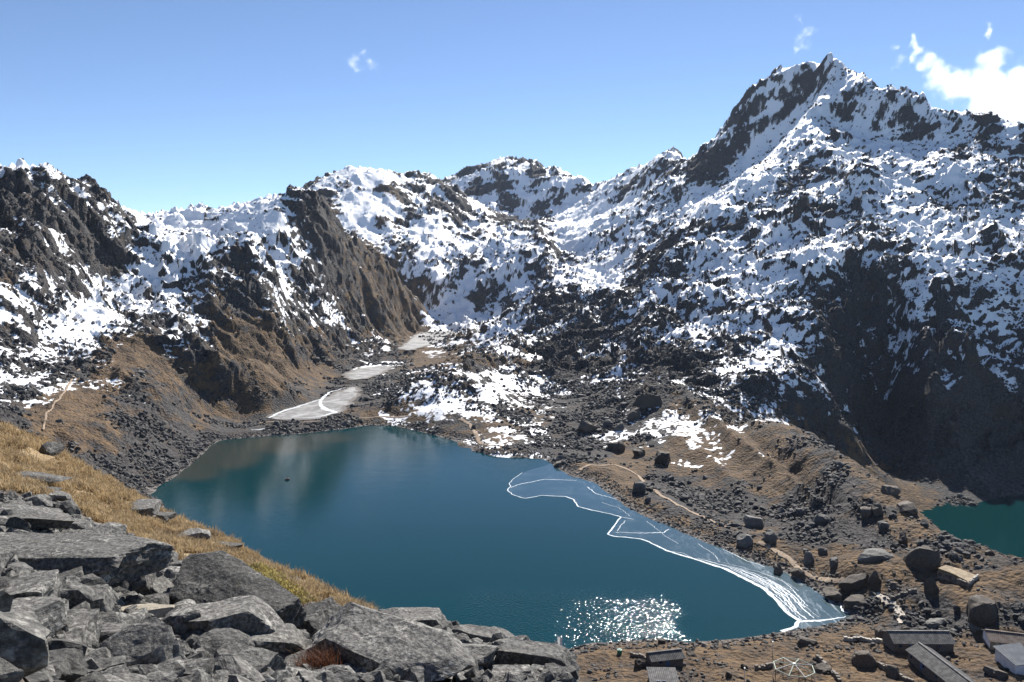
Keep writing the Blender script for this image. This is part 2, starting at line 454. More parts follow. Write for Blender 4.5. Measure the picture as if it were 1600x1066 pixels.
def rib_height(u, v):
    hgt = np.zeros_like(u)
    for ln, a, w in RIBS:
        L = np.array(ln, float)
        x0, y0 = L.min(0) - 3 * w
        x1, y1 = L.max(0) + 3 * w
        m = (u > x0) & (u < x1) & (v > y0) & (v < y1)
        if not m.any():
            continue
        um, vm = u[m], v[m]
        d = np.full(um.shape, 1e9)
        for (ax, ay), (bx, by) in zip(L[:-1], L[1:]):
            ex, ey = bx - ax, by - ay
            t = np.clip(((um - ax) * ex + (vm - ay) * ey) / (ex * ex + ey * ey), 0, 1)
            d = np.minimum(d, np.hypot(um - ax - t * ex, vm - ay - t * ey))
        d = d + 0.45 * w * perlin(um / (1.6 * w), vm / (1.6 * w))
        hgt[m] += a * np.clip(1 - np.abs(d) / (2.0 * w), 0, 1) ** 1.2
    return hgt


# ------------------------------------------------------------------ fine terrain grid
def rows(breaks):
    out = []
    for r0, r1, n in breaks:
        out += list(np.exp(np.linspace(math.log(r0), math.log(r1), n, endpoint=False)))
    return np.array(out + [breaks[-1][1]])


R_NEAR = 60.0
RR = rows([(R_NEAR, 178, 40), (178, 300, 160), (300, 480, 140), (480, 1250, 400), (1250, 2350, 210), (2350, 3250, 24)])
NCOL = 1010
TT = np.linspace(-0.70, 0.70, NCOL)


def displaced(th, r):
    """height and masks at polar positions (arrays)"""
    x, y = r * np.sin(th), r * np.cos(th)
    z = base_height(th, np.log(r))
    u, v = project(x, y, z)
    ins = inside(shore_xy, x, y)
    dsh = dist_poly(shore_xy, x, y)
    gr = cover(GRASS_G, 390, u, v)
    sn0 = cover(SNOW_G, 60, u, v)
    # how craggy the ground is: level floors are smooth
    rough = sstep(3, 30, z) * 0.9 + 0.1 * sstep(0.8, 6, z)
    rough = np.maximum(rough, sstep(-52, -30, z) * (z < -5) * (r > 380))
    low = (r < 420) & (z > 0) & (z < 40)
    rough = np.where(low, np.maximum(rough, 0.38 * sstep(0.8, 5, z)), rough)
    rough *= 1 - 0.6 * sstep(0.45, 0.85, gr)
    rough *= 1 - 0.45 * sstep(0.75, 1.0, sn0)
    for fp in SMOOTH:
        rough *= 1 - 0.62 * sstep(0, 12, dist_poly(fp, u, v)) * inside(fp, u, v)
    rough *= sstep(0, 8, dsh)
    rough[ins] = 0
    rough *= sstep(150, 210, r) * 0.85 + 0.15
    far = sstep(430, 760, r)
    right = sstep(-60, 120, x)
    # warped ridged relief
    wx = x + 22 * perlin(x / 90 + 3.1, y / 90) + 7 * perlin(x / 27, y / 27 + 9)
    wy = y + 22 * perlin(x / 90 - 7.7, y / 90 + 5) + 7 * perlin(x / 27 + 4, y / 27)
    z = z + rib_height(u, v) * (r > 330) * sstep(0, 10, dsh)
    h = np.zeros_like(x)
    keep = 0.35 + 0.65 * far
    for lam, amp, s in ((170, 8.5, 1.1), (85, 6.0, 2.2), (42, 4.4, 3.3), (21, 2.6, 4.4), (10.5, 1.4, 5.5), (5.2, 0.7, 6.6)):
        n = perlin(wx / lam + s * 11.3, wy / lam - s * 7.1)
        rid = 0.45 - 2.0 * np.abs(n)
        k = amp * (far if lam > 60 else keep)
        h += k * (0.65 * rid + 0.5 * n)
    z1 = z + h * rough
    # broken ledges following the bedding: treads hold snow, risers stay bare
    kx = 0.16 * right + 0.55 * (1 - right)
    dip = z1 + kx * x + 0.08 * y + 9 * perlin(x / 70, y / 70) + 5.0 * perlin(x / 23, y / 23) + 2.2 * perlin(x / 9, y / 9)
    for per, k in ((19.0, 0.55), (7.3, 0.5)):
        ph = dip / per + 0.6 * perlin(x / 40 + per, y / 40)
        f = ph - np.floor(ph)
        st = sstep(0.55, 0.98, f) - f
        msk = sstep(-0.05, 0.35, perlin(x / 55 + per, y / 55 - per))
        z1 += (st + 0.25) * per * k * rough * msk * (0.35 + 0.65 * far)
    for lam, am in ((9.0, 1.5), (4.2, 0.8), (2.2, 0.42)):
        n = perlin((x + y) / (lam * 4.5) + lam, (dip + 0.25 * (x - y) * (1 - right)) / lam)
        z1 += am * (0.5 - 2.0 * np.abs(n)) * rough * (0.45 + 0.55 * (1 - right)) * keep
    # tilted blocks: every cell is a small plane of its own, as in shattered schist
    amt0 = np.clip(1.25 * (1 - gr), 0.15, 1) * np.clip(rough * 1.5, 0, 1)
    clus = 0.75 * perlin(x / 120 + 31, y / 120) + 0.6 * perlin(x / 46 + 5, y / 46 + 8)
    clus = np.maximum(clus, 0.7 * (1 - sstep(0.2, 0.5, sn0)))
    for sz, hgt, tl, lo in ((46.0, 6.0, 0.28, 0.0), (21.0, 5.5, 0.40, 0.0), (9.5, 2.7, 0.45, 0.2), (4.6, 1.5, 0.55, 0.4), (2.5, 0.8, 0.6, 1.0)):
        ax, ay = wx * 0.5 + x * 0.5, wy * 0.5 + y * 0.5
        cx = (0.93 * ax + 0.37 * ay) / sz
        cy = (-0.37 * ax + 0.93 * ay) / (sz * 0.55)
        d, idn, ex, ey, h = cells(cx, cy)
        t2 = _perm[(h + 17) & 4095] / 4096.0 - 0.5
        t3 = _perm[(h + 91) & 4095] / 4096.0 - 0.5
        off = (idn - 0.5) * hgt + (ex * t2 + ey * t3) * sz * tl * 1.6
        pr = _perm[(h + 333) & 4095] / 4096.0
        part = sstep(0.50, 0.85, pr + 0.8 * clus + 0.15) if sz > 6 else sstep(0.2, 0.6, pr + 0.5 * clus)
        z1 += off * amt0 * part * (lo + (1 - lo) * far)
    # gentle lumps on grassy and level ground near the lake
    lump = perlin(x / 14, y / 14) * 1.1 + perlin(x / 6, y / 6) * 0.5 + perlin(x / 2.7, y / 2.7) * 0.22
    z1 += lump * sstep(0.3, 2.5, z) * sstep(2, 14, dsh) * (~ins) * (1 - 0.7 * far) * sstep(120, 180, r)
    z1 = np.where(ins, np.minimum(z1, z), z1)
    for pz, P in PONDS:
        w = np.maximum(inside(P, x, y), 1 - sstep(0, 9, dist_poly(P, x, y)))
        z1 = z1 + (pz - 0.35 - z1) * w
    z1 = z + (z1 - z) * sstep(62, 110, r)
    # rock faces also bulge sideways
    k = rough * sstep(300, 420, r) * (~ins)
    for lam, am in ((15.0, 2.3), (6.5, 1.2), (3.1, 0.6)):
        x = x + am * k * perlin((x + 0.7 * z1) / lam + 1.7, (y - 0.6 * z1) / lam)
        y = y + am * k * perlin((x - 0.5 * z1) / lam - 4.1, (y + 0.8 * z1) / lam + 2)
    return x, y, z1, gr, dsh, ins


TG, RG = np.meshgrid(TT, RR)
X, Y, Z, GR, DSH, INS = displaced(TG, RG)
UU, VV = project(X, Y, Z)

# normals from the grid
def grid_normals(X, Y, Z):
    P = np.stack([X, Y, Z], -1)
    du = np.gradient(P, axis=1)
    dv = np.gradient(P, axis=0)
    n = np.cross(du, dv)
    n /= np.linalg.norm(n, axis=-1, keepdims=True) + 1e-12
    n[n[..., 2] < 0] *= -1
    return n


NRM = grid_normals(X, Y, Z)


def blur(A, k):
    for ax in (0, 1):
        c = np.cumsum(np.pad(A, [(k + 1, k) if a == ax else (0, 0) for a in (0, 1)], mode='edge'), axis=ax)
        A = (np.take(c, range(2 * k + 1, c.shape[ax]), ax) - np.take(c, range(0, c.shape[ax] - 2 * k - 1), ax)) / (2 * k + 1)
    return A


curv = (Z - blur(Z, 4)) / (RG * 0.004)
NB = grid_normals(X, Y, blur(Z, 6))[..., 2]
score = 0.8 * NRM[..., 2] + 0.7 * NB - 0.14 * np.clip(curv, -1.2, 1.2) + 0.42 * perlin(X / 55, Y / 55) + 0.16 * perlin(X / 19 + 5, Y / 19) + 0.10 * perlin(X / 7 + 5, Y / 7) + 0.08 * perlin(X / 3, Y / 3) + (1 - sstep(500, 900, RG)) * (0.22 * perlin(X / 8 + 2, Y / 8) + 0.22 * perlin(X / 2.4, Y / 2.4))
# where the snow line of each small district lies: the barest share of its ground that faces the valley stays bare
view = np.stack([-X, -Y, H - Z], -1)
view /= np.linalg.norm(view, axis=-1, keepdims=True)
wgt = np.clip((NRM * view).sum(-1), 0, 1) * np.gradient(np.log(RR))[:, None] / np.clip(NRM[..., 2], 0.15, 1)
ok = (~INS) & (RG > 400) & (wgt > 0)
nv, nu = SNOW_G.shape
THR = np.full((nv, nu), 9.0)
cu = np.clip((UU / 40.0).astype(int), 0, nu - 1)
cv = np.clip(((VV - 60) / 30.0).astype(int), 0, nv - 1)
cid = np.where(ok & (UU > -60) & (UU < 1660) & (VV > 40), cv * nu + cu, -1).ravel()
order = np.argsort(cid, kind='stable')
cs = cid[order]
lo_i = np.searchsorted(cs, np.arange(nv * nu))
hi_i = np.searchsorted(cs, np.arange(nv * nu) + 1)
sflat, wflat = score.ravel(), wgt.ravel()
gsel = order[lo_i[0]:][::37]
gq = np.argsort(sflat[gsel])
gs, gw = sflat[gsel][gq], np.cumsum(wflat[gsel][gq])
for k in range(nv * nu):
    c = SNOW_G.ravel()[k]
    c = c * (0.70 + 0.30 * c)
    thr = np.interp((1 - c) * gw[-1], gw, gs)
    ids = order[lo_i[k]:hi_i[k]]
    if len(ids) > 60:
        o_ = np.argsort(sflat[ids])
        w_ = np.cumsum(wflat[ids][o_])
        thr = 0.8 * np.interp((1 - c) * w_[-1], w_, sflat[ids][o_]) + 0.2 * thr
    if c < 0.05:
        thr = 1.6
    THR.ravel()[k] = thr
SN = cover(SNOW_G, 60, UU, VV)
SNOWA = np.clip(0.5 + (score - cover(THR, 60, UU, VV)) * 1.6, 0, 1)
SNOWA[SN < 0.03] = 0
GRASSA = GR
# snow lies smooth over the small relief
_s = sstep(0.50, 0.60, SNOWA) * (RG > 400)
_s = blur(_s, 1)
Z = Z + (np.maximum(blur(Z, 3), Z - 0.8) + 0.15 - Z) * _s * 0.7
X = X + (blur(X, 2) - X) * _s * 0.8
Y = Y + (blur(Y, 2) - Y) * _s * 0.8
WET = 1 - sstep(1.0, 5.0, DSH)


def mesh_from_grid(name, X, Y, Z, attrs, facemask=None):
    nr, nc = X.shape
    idx = np.arange(nr * nc).reshape(nr, nc)
    quads = np.stack([idx[:-1, :-1], idx[:-1, 1:], idx[1:, 1:], idx[1:, :-1]], -1).reshape(-1, 4)
    if facemask is not None:
        quads = quads[facemask.reshape(-1)]
    used, inv = np.unique(quads, return_inverse=True)
    quads = inv.reshape(-1, 4)
    co = np.stack([X.ravel()[used], Y.ravel()[used], Z.ravel()[used]], -1).astype(np.float32)
    me = bpy.data.meshes.new(name)
    me.vertices.add(len(co))
    me.vertices.foreach_set("co", co.ravel())
    me.loops.add(len(quads) * 4)
    me.loops.foreach_set("vertex_index", quads.astype(np.int32).ravel())
    me.polygons.add(len(quads))
    me.polygons.foreach_set("loop_start", (np.arange(len(quads)) * 4).astype(np.int32))
    me.update(calc_edges=True)
    for an, av in attrs.items():
        a = me.attributes.new(an, 'FLOAT', 'POINT')
        a.data.foreach_set("value", av.ravel()[used].astype(np.float32))
    return me


def tag(o, label=None, cat=None, group=None, kind=None):
    if label:
        o["label"] = label
    if cat:
        o["category"] = cat
    if group:
        o["group"] = group
    if kind:
        o["kind"] = kind
    return o


def link(name, me, mat=None, parent=None):
    o = bpy.data.objects.new(name, me)
    COL.objects.link(o)
    if mat is not None:
        me.materials.append(mat)
    if parent is not None:
        o.parent = parent
    return o


# ------------------------------------------------------------------ node helpers
class NT_:
    def __init__(self, name):
        self.m = bpy.data.materials.new(name)
        self.m.use_nodes = True
        self.t = self.m.node_tree
        self.b = self.t.nodes["Principled BSDF"]
        self.b.inputs["Specular IOR Level"].default_value = 0.3

    def n(self, typ, **kw):
        nd = self.t.nodes.new(typ)
        for k, v in kw.items():
            setattr(nd, k, v)
        return nd

    def link(self, a, b):
        self.t.links.new(a, b)

    def val(self, sock, v):
        if hasattr(v, "is_output"):
            self.link(v, sock)
        else:
            sock.default_value = v

    def math(self, op, a, b=0.0, c=None, clamp=False):
        nd = self.n("ShaderNodeMath", operation=op, use_clamp=clamp)
        self.val(nd.inputs[0], a)
        self.val(nd.inputs[1], b)
        if c is not None:
            self.val(nd.inputs[2], c)
        return nd.outputs[0]

    def step(self, lo, hi, x):
        nd = self.n("ShaderNodeMapRange", interpolation_type='SMOOTHSTEP')
        nd.inputs[1].default_value = lo
        nd.inputs[2].default_value = hi
        self.val(nd.inputs[0], x)
        return nd.outputs[0]

    def mix(self, f, a, b):
        nd = self.n("ShaderNodeMix", data_type='RGBA')
        self.val(nd.inputs[0], f)
        self.val(nd.inputs[6], a if hasattr(a, "is_output") else (*a, 1))
        self.val(nd.inputs[7], b if hasattr(b, "is_output") else (*b, 1))
        return nd.outputs[2]

    def coord(self, which="Object"):
        if not hasattr(self, "tc"):
            self.tc = self.n("ShaderNodeTexCoord")
        return self.tc.outputs[which]

    def noise(self, scale, detail=4, rough=0.55, vec=None, dist=0.0):
        nd = self.n("ShaderNodeTexNoise")
        nd.inputs["Scale"].default_value = scale
        nd.inputs["Detail"].default_value = detail
        nd.inputs["Roughness"].default_value = rough
        nd.inputs["Distortion"].default_value = dist
        self.link(vec if vec is not None else self.coord(), nd.inputs["Vector"])
        return nd.outputs[0]

    def voro(self, scale, vec=None, feature='F1', out=0):
        nd = self.n("ShaderNodeTexVoronoi", feature=feature)
        nd.inputs["Scale"].default_value = scale
        self.link(vec if vec is not None else self.coord(), nd.inputs["Vector"])
        return nd.outputs[out]

    def attr(self, name, out=2):
        nd = self.n("ShaderNodeAttribute", attribute_name=name)
        return nd.outputs[out]

    def mapping(self, scale=(1, 1, 1), rot=(0, 0, 0), vec=None):
        nd = self.n("ShaderNodeMapping")
        nd.inputs["Scale"].default_value = scale
        nd.inputs["Rotation"].default_value = rot
        self.link(vec if vec is not None else self.coord(), nd.inputs["Vector"])
        return nd.outputs[0]

    def bump(self, h, dist, strength=1.0, normal=None):
        nd = self.n("ShaderNodeBump")
        nd.inputs["Distance"].default_value = dist
        nd.inputs["Strength"].default_value = strength
        self.link(h, nd.inputs["Height"])
        if normal is not None:
            self.link(normal, nd.inputs["Normal"])
        return nd.outputs[0]

    def base(self, c, rough=0.9, normal=None):
        self.val(self.b.inputs["Base Color"], c if hasattr(c, "is_output") else (*c, 1))
        self.val(self.b.inputs["Roughness"], rough)
        if normal is not None:
            self.link(normal, self.b.inputs["Normal"])
        return self.m


def terrain_material():
    t = NT_("alpine_ground")
    sn, gr, wet = t.attr("snow"), t.attr("grass"), t.attr("shore")
    n_f = t.noise(0.55, 6, 0.62)
    n_m = t.noise(0.09, 6, 0.6)
    n_s = t.noise(0.018, 4, 0.55)
    # bare rock: dark schist, rusty in places
    rock = t.mix(t.step(0.35, 0.68, n_f), (0.026, 0.024, 0.024), (0.085, 0.080, 0.077))
    rock = t.mix(t.math('MULTIPLY', t.step(0.48, 0.66, n_m), 0.7), rock, (0.066, 0.047, 0.034))
    rock = t.mix(t.math('MULTIPLY', t.step(0.5, 0.7, n_s), 0.35), rock, (0.05, 0.047, 0.05))
    # dry autumn turf
    turf = t.mix(t.step(0.35, 0.7, n_m), (0.105, 0.066, 0.035), (0.180, 0.115, 0.058))
    turf = t.mix(t.step(0.46, 0.68, n_f), turf, (0.060, 0.044, 0.032))
    turf = t.mix(t.math('MULTIPLY', t.step(0.46, 0.66, t.noise(0.22, 6, 0.68)), 0.75), turf, (0.058, 0.045, 0.034))
    g = t.math('ADD', gr, t.math('MULTIPLY', t.math('SUBTRACT', n_m, 0.5), 1.1))
    g = t.math('ADD', g, t.math('MULTIPLY', t.math('SUBTRACT', n_f, 0.5), 0.6))
    col = t.mix(t.step(0.42, 0.60, g), rock, turf)
    # gravel strand along the water
    strand = t.mix(t.step(0.4, 0.65, n_f), (0.09, 0.080, 0.075), (0.24, 0.215, 0.195))
    col = t.mix(t.math('MULTIPLY', wet, 0.85), col, strand)
    # snow cover
    s = t.math('ADD', sn, t.math('MULTIPLY', t.math('SUBTRACT', n_f, 0.5), 0.38))
    s = t.math('ADD', s, t.math('MULTIPLY', t.math('SUBTRACT', t.noise(1.3, 4, 0.65), 0.5), 0.55))
    sf = t.math('MULTIPLY', t.step(0.46, 0.54, s), t.step(0.02, 0.08, sn))
    col = t.mix(sf, col, (0.88, 0.89, 0.91))
    hgt = t.math('ADD', t.math('MULTIPLY', n_f, 1.0), t.math('MULTIPLY', t.voro(0.7), 0.5))
    hgt = t.math('MULTIPLY', hgt, t.math('SUBTRACT', 1.0, t.math('MULTIPLY', sf, 0.8)))
    hgt = t.math('ADD', hgt, t.math('MULTIPLY', sf, 0.35))
    nor = t.bump(hgt, 1.6, 0.9)
    return t.base(col, t.math('SUBTRACT', 0.95, t.math('MULTIPLY', sf, 0.35)), nor)


MAT_GROUND = terrain_material()

# the ground is split where one walks from one piece of country into the next: (name, label, category, seeds (photo x, range))
REGIONS = [
    ("mountain", "tall pointed snow and rock peak with a shaded face, highest of all", "mountain", [(1300, 1500), (1180, 1400), (1120, 1520), (1420, 1300), (1560, 1300), (1450, 1130)]),
    ("mountain", "broad rocky slope with patchy snow above the right shore", "mountain", [(1100, 800), (1250, 900), (1000, 950), (900, 800), (1380, 950), (1200, 640), (1000, 650)]),
    ("mountain", "dark shaded gorge wall above the small green lake", "mountain", [(1400, 760), (1480, 700), (1560, 780), (1580, 850), (1440, 620), (1480, 520)]),
    ("mountain", "far rocky skyline ridge closing the head of the valley", "mountain", [(790, 2250), (900, 2150), (600, 1800), (1000, 1850), (700, 1700), (850, 1900)]),
    ("hill", "snow covered dome in mid valley with a dark cliff at its foot", "hill", [(820, 1380), (760, 1250), (740, 1150), (900, 1280), (640, 1300)]),
    ("hill", "steep hill with snowy left flank and bare brown right flank", "hill", [(455, 980), (520, 900), (600, 1000), (430, 800), (380, 850), (320, 1060)]),
    ("mountain", "rocky left mountain with snow streaks running down to the lake", "mountain", [(0, 700), (120, 780), (60, 560), (200, 800), (-200, 600)]),
    ("hillside", "brown grassy hillside with grey scree on the left shore", "hillside", [(200, 520), (100, 430), (320, 520), (420, 600), (220, 420)]),
    ("valley_floor", "flat gravel valley floor around the frozen ponds", "valley", [(500, 680), (600, 800), (640, 950), (680, 1050)]),
    ("hill", "low moraine hill with striped snow right of the frozen pond", "hill", [(700, 560), (760, 640), (820, 720), (700, 480)]),
    ("hillside", "brown bouldery spur between the big lake and the gorge", "hillside", [(1100, 500), (1200, 420), (1330, 370), (1440, 300), (1580, 260), (950, 500), (1000, 430)]),
    ("lakeshore", "stony brown lakeshore flat around the huts", "shore", [(900, 200), (1100, 205), (1300, 215), (1450, 220), (1600, 210), (1300, 120), (800, 100), (300, 150), (0, 150)]),
    ("lakebed", "lake bottom under the deep blue water", "lakebed", [(500, 420), (700, 350), (900, 280), (1100, 260), (350, 440), (400, 330), (600, 250)]),
]
sd_t, sd_l, sd_i = [], [], []
for i, (_, _, _, seeds) in enumerate(REGIONS):
    for u, r in seeds:
        sd_t.append(math.atan((u - 800) / FPX))
        sd_l.append(math.log(r))
        sd_i.append(i)
fc_t = (TG[:-1, :-1] + TG[1:, 1:]) / 2
fc_l = np.log((RG[:-1, :-1] + RG[1:, 1:]) / 2)
fw = 0.03 * perlin(X[:-1, :-1] / 60, Y[:-1, :-1] / 60)
best = np.full(fc_t.shape, 9e9)
reg = np.zeros(fc_t.shape, int)
for a, b, i in zip(sd_t, sd_l, sd_i):
    d = (fc_t - a) ** 2 + (fc_l + fw - b) ** 2
    m = d < best
    best[m] = d[m]
    reg[m] = i
lake_i = len(REGIONS) - 1
INF = INS[:-1, :-1] & INS[1:, 1:]
reg[INF] = lake_i
reg[(~INF) & (reg == lake_i)] = lake_i - 1
# uncovered remainder of 'lakebed' seeds on the left shore belongs to the scree hillside
lf = (reg == lake_i - 1) & (fc_t < math.atan((330 - 800) / FPX)) & (fc_l > math.log(340))
reg[lf] = 7
attrs = {"snow": SNOWA, "grass": GRASSA, "shore": WET}
for i, (nm, lab, cat, _) in enumerate(REGIONS):
    m = reg == i
    if i == lake_i:                      # thin out the unseen bottom
        pass
    if m.any():
        o = link(nm, mesh_from_grid(nm, X, Y, Z, attrs, m), MAT_GROUND)
        tag(o, lab, cat, kind="structure")


def ground_z(x, y):
    """height of the finished ground at a world position (far grid)"""
    th, r = np.arctan2(x, y), np.hypot(x, y)
    fr = np.interp(np.log(r), np.log(RR), np.arange(len(RR)))
    ft = (th - TT[0]) / (TT[1] - TT[0])
    ir = np.clip(fr.astype(int), 0, len(RR) - 2)
    it = np.clip(ft.astype(int), 0, NCOL - 2)
    a, b = np.clip(fr - ir, 0, 1), np.clip(ft - it, 0, 1)
    return (Z[ir, it] * (1 - b) + Z[ir, it + 1] * b) * (1 - a) + (Z[ir + 1, it] * (1 - b) + Z[ir + 1, it + 1] * b) * a


def spot(u, v, rmin=150.0, rmax=3200.0):
    """where the line of sight through photo position (u, v) first meets the ground"""
    x, y, z = [float(c) for c in ray(u, v)]
    hy = math.hypot(x, y)
    r = np.exp(np.linspace(math.log(rmin), math.log(rmax), 6000))
    gx, gy = x / hy * r, y / hy * r
    d = H + z / hy * r - ground_z(gx, gy)
    k = int(np.argmax(d < 0)) if (d < 0).any() else len(r) - 1
    return Vector((gx[k], gy[k], float(ground_z(gx[k:k + 1], gy[k:k + 1])[0])))

# ------------------------------------------------------------------ the near slope
GRASS_POLY = np.array([(-300, 560), (0, 660), (60, 675), (190, 740), (270, 790), (380, 850), (440, 885), (510, 925), (580, 962), (560, 975), (500, 965), (445, 925), (400, 890), (330, 888), (290, 880), (235, 852), (200, 842), (150, 815), (110, 790), (60, 775), (0, 765), (-300, 760)], float)
FR = rows([(3.0, 7, 30), (7, 24, 170), (24, 60, 110)])
FT = np.linspace(-0.72, 0.72, 560)
FTG, FRG = np.meshgrid(FT, FR)
FX, FY = FRG * np.sin(FTG), FRG * np.cos(FTG)
FZ0 = base_height(FTG, np.log(FRG))
FU, FV = project(FX, FY, FZ0)
FIN = inside(GRASS_POLY, FU, FV)
FGR = np.where(FIN, 1.0, 0.0)
for _ in range(2):
    FGR = blur(FGR, 3)
fade = 1 - sstep(48, 60, FRG)
FZ = FZ0 + fade * (0.20 * perlin(FX / 3.1, FY / 3.1) + 0.12 * perlin(FX / 1.2, FY / 1.2) + 0.06 * perlin(FX / 0.5, FY / 0.5) + 0.03 * perlin(FX / 0.21, FY / 0.21))
# turf grows in small terraces
ph = (FZ0 + 0.5 * perlin(FX / 4, FY / 4)) / 0.9
FZ += fade * FGR * 0.35 * (sstep(0.5, 0.95, ph - np.floor(ph)) - (ph - np.floor(ph)))


def near_material():
    t = NT_("near_slope_ground")
    g = t.attr("grass")
    n1, n2 = t.noise(1.3, 6, 0.6), t.noise(9.0, 5, 0.6)
    soil = t.mix(t.step(0.35, 0.7, n2), (0.05, 0.040, 0.032), (0.15, 0.125, 0.10))
    turf = t.mix(t.step(0.35, 0.65, n1), (0.24, 0.165, 0.085), (0.36, 0.265, 0.15))
    turf = t.mix(t.step(0.55, 0.75, n2), turf, (0.09, 0.058, 0.03))
    c = t.mix(t.step(0.35, 0.6, t.math('ADD', g, t.math('MULTIPLY', t.math('SUBTRACT', n1, 0.5), 0.6))), soil, turf)
    return t.base(c, 0.95, t.bump(t.math('ADD', n1, n2), 0.12, 0.8))


o = link("hillside", mesh_from_grid("hillside", FX, FY, FZ, {"grass": FGR}), near_material())
tag(o, "near slope of golden turf and broken rock falling to the lake", "hillside", kind="structure")


def near_z(x, y):
    th, r = np.arctan2(x, y), np.hypot(x, y)
    fr = np.interp(np.log(r), np.log(FR), np.arange(len(FR)))
    ft = (th - FT[0]) / (FT[1] - FT[0])
    ir = np.clip(fr.astype(int), 0, len(FR) - 2)
    it = np.clip(ft.astype(int), 0, len(FT) - 2)
    a, b = np.clip(fr - ir, 0, 1), np.clip(ft - it, 0, 1)
    return (FZ[ir, it] * (1 - b) + FZ[ir, it + 1] * b) * (1 - a) + (FZ[ir + 1, it] * (1 - b) + FZ[ir + 1, it + 1] * b) * a


def near_spot(u, v):
    x, y, z = [float(c) for c in ray(u, v)]
    hy = math.hypot(x, y)
    r = np.exp(np.linspace(math.log(3.0), math.log(58), 3000))
    gx, gy = x / hy * r, y / hy * r
    d = H + z / hy * r - near_z(gx, gy)
    k = int(np.argmax(d < 0)) if (d < 0).any() else int(np.argmin(d[r > 8]))
    return Vector((gx[k], gy[k], float(near_z(gx[k:k + 1], gy[k:k + 1])[0])))


# ------------------------------------------------------------------ water
def water_grid(name, P, z0, step):
    x0, y0 = P.min(0)
    x1, y1 = P.max(0)
    gx, gy = np.meshgrid(np.arange(x0, x1 + step, step), np.arange(y0, y1 + step, step))
    fm = inside(P, gx[:-1, :-1] + step / 2, gy[:-1, :-1] + step / 2)
    sh = np.zeros_like(gx)
    u, v = project(gx, gy, np.full_like(gx, z0))
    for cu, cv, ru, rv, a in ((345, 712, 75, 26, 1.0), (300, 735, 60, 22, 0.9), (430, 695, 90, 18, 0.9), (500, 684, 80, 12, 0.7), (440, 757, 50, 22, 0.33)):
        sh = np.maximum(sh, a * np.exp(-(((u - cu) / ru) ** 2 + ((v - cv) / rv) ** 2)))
    # breeze touching the water near the huts: a ruffled patch with a sharp lee edge and a thin tail
    wob = 10 * perlin(gx / 9, gy / 9)
    rp = sstep(820, 960, u + 2 * wob) * (1 - sstep(1030, 1095, u + 2.2 * wob)) * sstep(908, 955, v + 0.9 * wob)
    rp = np.maximum(rp, 0.62 * sstep(690, 760, u) * (1 - sstep(960, 1010, u)) * sstep(905, 935, v))
    rp = np.maximum(rp, 0.85 * sstep(800, 900, u + wob) * (1 - sstep(1000, 1060, u)) * sstep(912, 945, v))
    return mesh_from_grid(name, gx, gy, np.full_like(gx, z0), {"shallow": sh, "ripple": rp}, fm)


def water_material(deep, shallow):
    t = NT_("lake_water")
    sh = t.attr("shallow")
    n = t.noise(0.03, 3)
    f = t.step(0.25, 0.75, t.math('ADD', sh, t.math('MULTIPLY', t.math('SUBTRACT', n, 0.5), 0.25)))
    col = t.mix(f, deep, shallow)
    n1 = t.noise(0.9, 3, 0.6)
    n2 = t.noise(0.12, 2, 0.5)
    rip = t.math('MULTIPLY', t.noise(1.3, 1, 0.5), t.math('MULTIPLY', t.attr("ripple"), 0.85))
    hgt = t.math('ADD', t.math('ADD', t.math('MULTIPLY', n1, 0.11), t.math('MULTIPLY', n2, 0.12)), rip)
    nor = t.bump(hgt, 0.30, 1.0)
    t.base(col, t.math('SUBTRACT', 0.06, t.math('MULTIPLY', t.attr("ripple"), 0.005)), nor)
    t.b.inputs["IOR"].default_value = 1.33
    t.b.inputs["Specular IOR Level"].default_value = 0.28
    return t.m


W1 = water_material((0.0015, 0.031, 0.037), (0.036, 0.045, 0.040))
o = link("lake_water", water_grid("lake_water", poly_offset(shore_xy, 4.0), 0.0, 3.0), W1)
tag(o, "deep blue mountain lake filling the basin", "lake", kind="structure")


o = link("lake_water", water_grid("lake_water", np.array([[float(c) for c in at_level(u, v, LOW_Z)[:2]] for u, v in ((1440, 840), (1440, 800), (1500, 780), (1620, 745), (1750, 735), (1750, 900), (1500, 900))]), LOW_Z, 4.0), water_material((0.002, 0.028, 0.030), (0.01, 0.04, 0.035)))
tag(o, "small dark green lake deep in the gorge", "lake", kind="structure")


# ------------------------------------------------------------------ ice
def flat_poly(name, P, z, mat, jag=0.0):
    bm = bmesh.new()
    vs = [bm.verts.new((p[0], p[1], z)) for p in P]
    bm.faces.new(vs)
    bmesh.ops.triangulate(bm, faces=bm.faces[:])
    me = bpy.data.meshes.new(name)
    bm.to_mesh(me)
    bm.free()
    return link(name, me, mat)


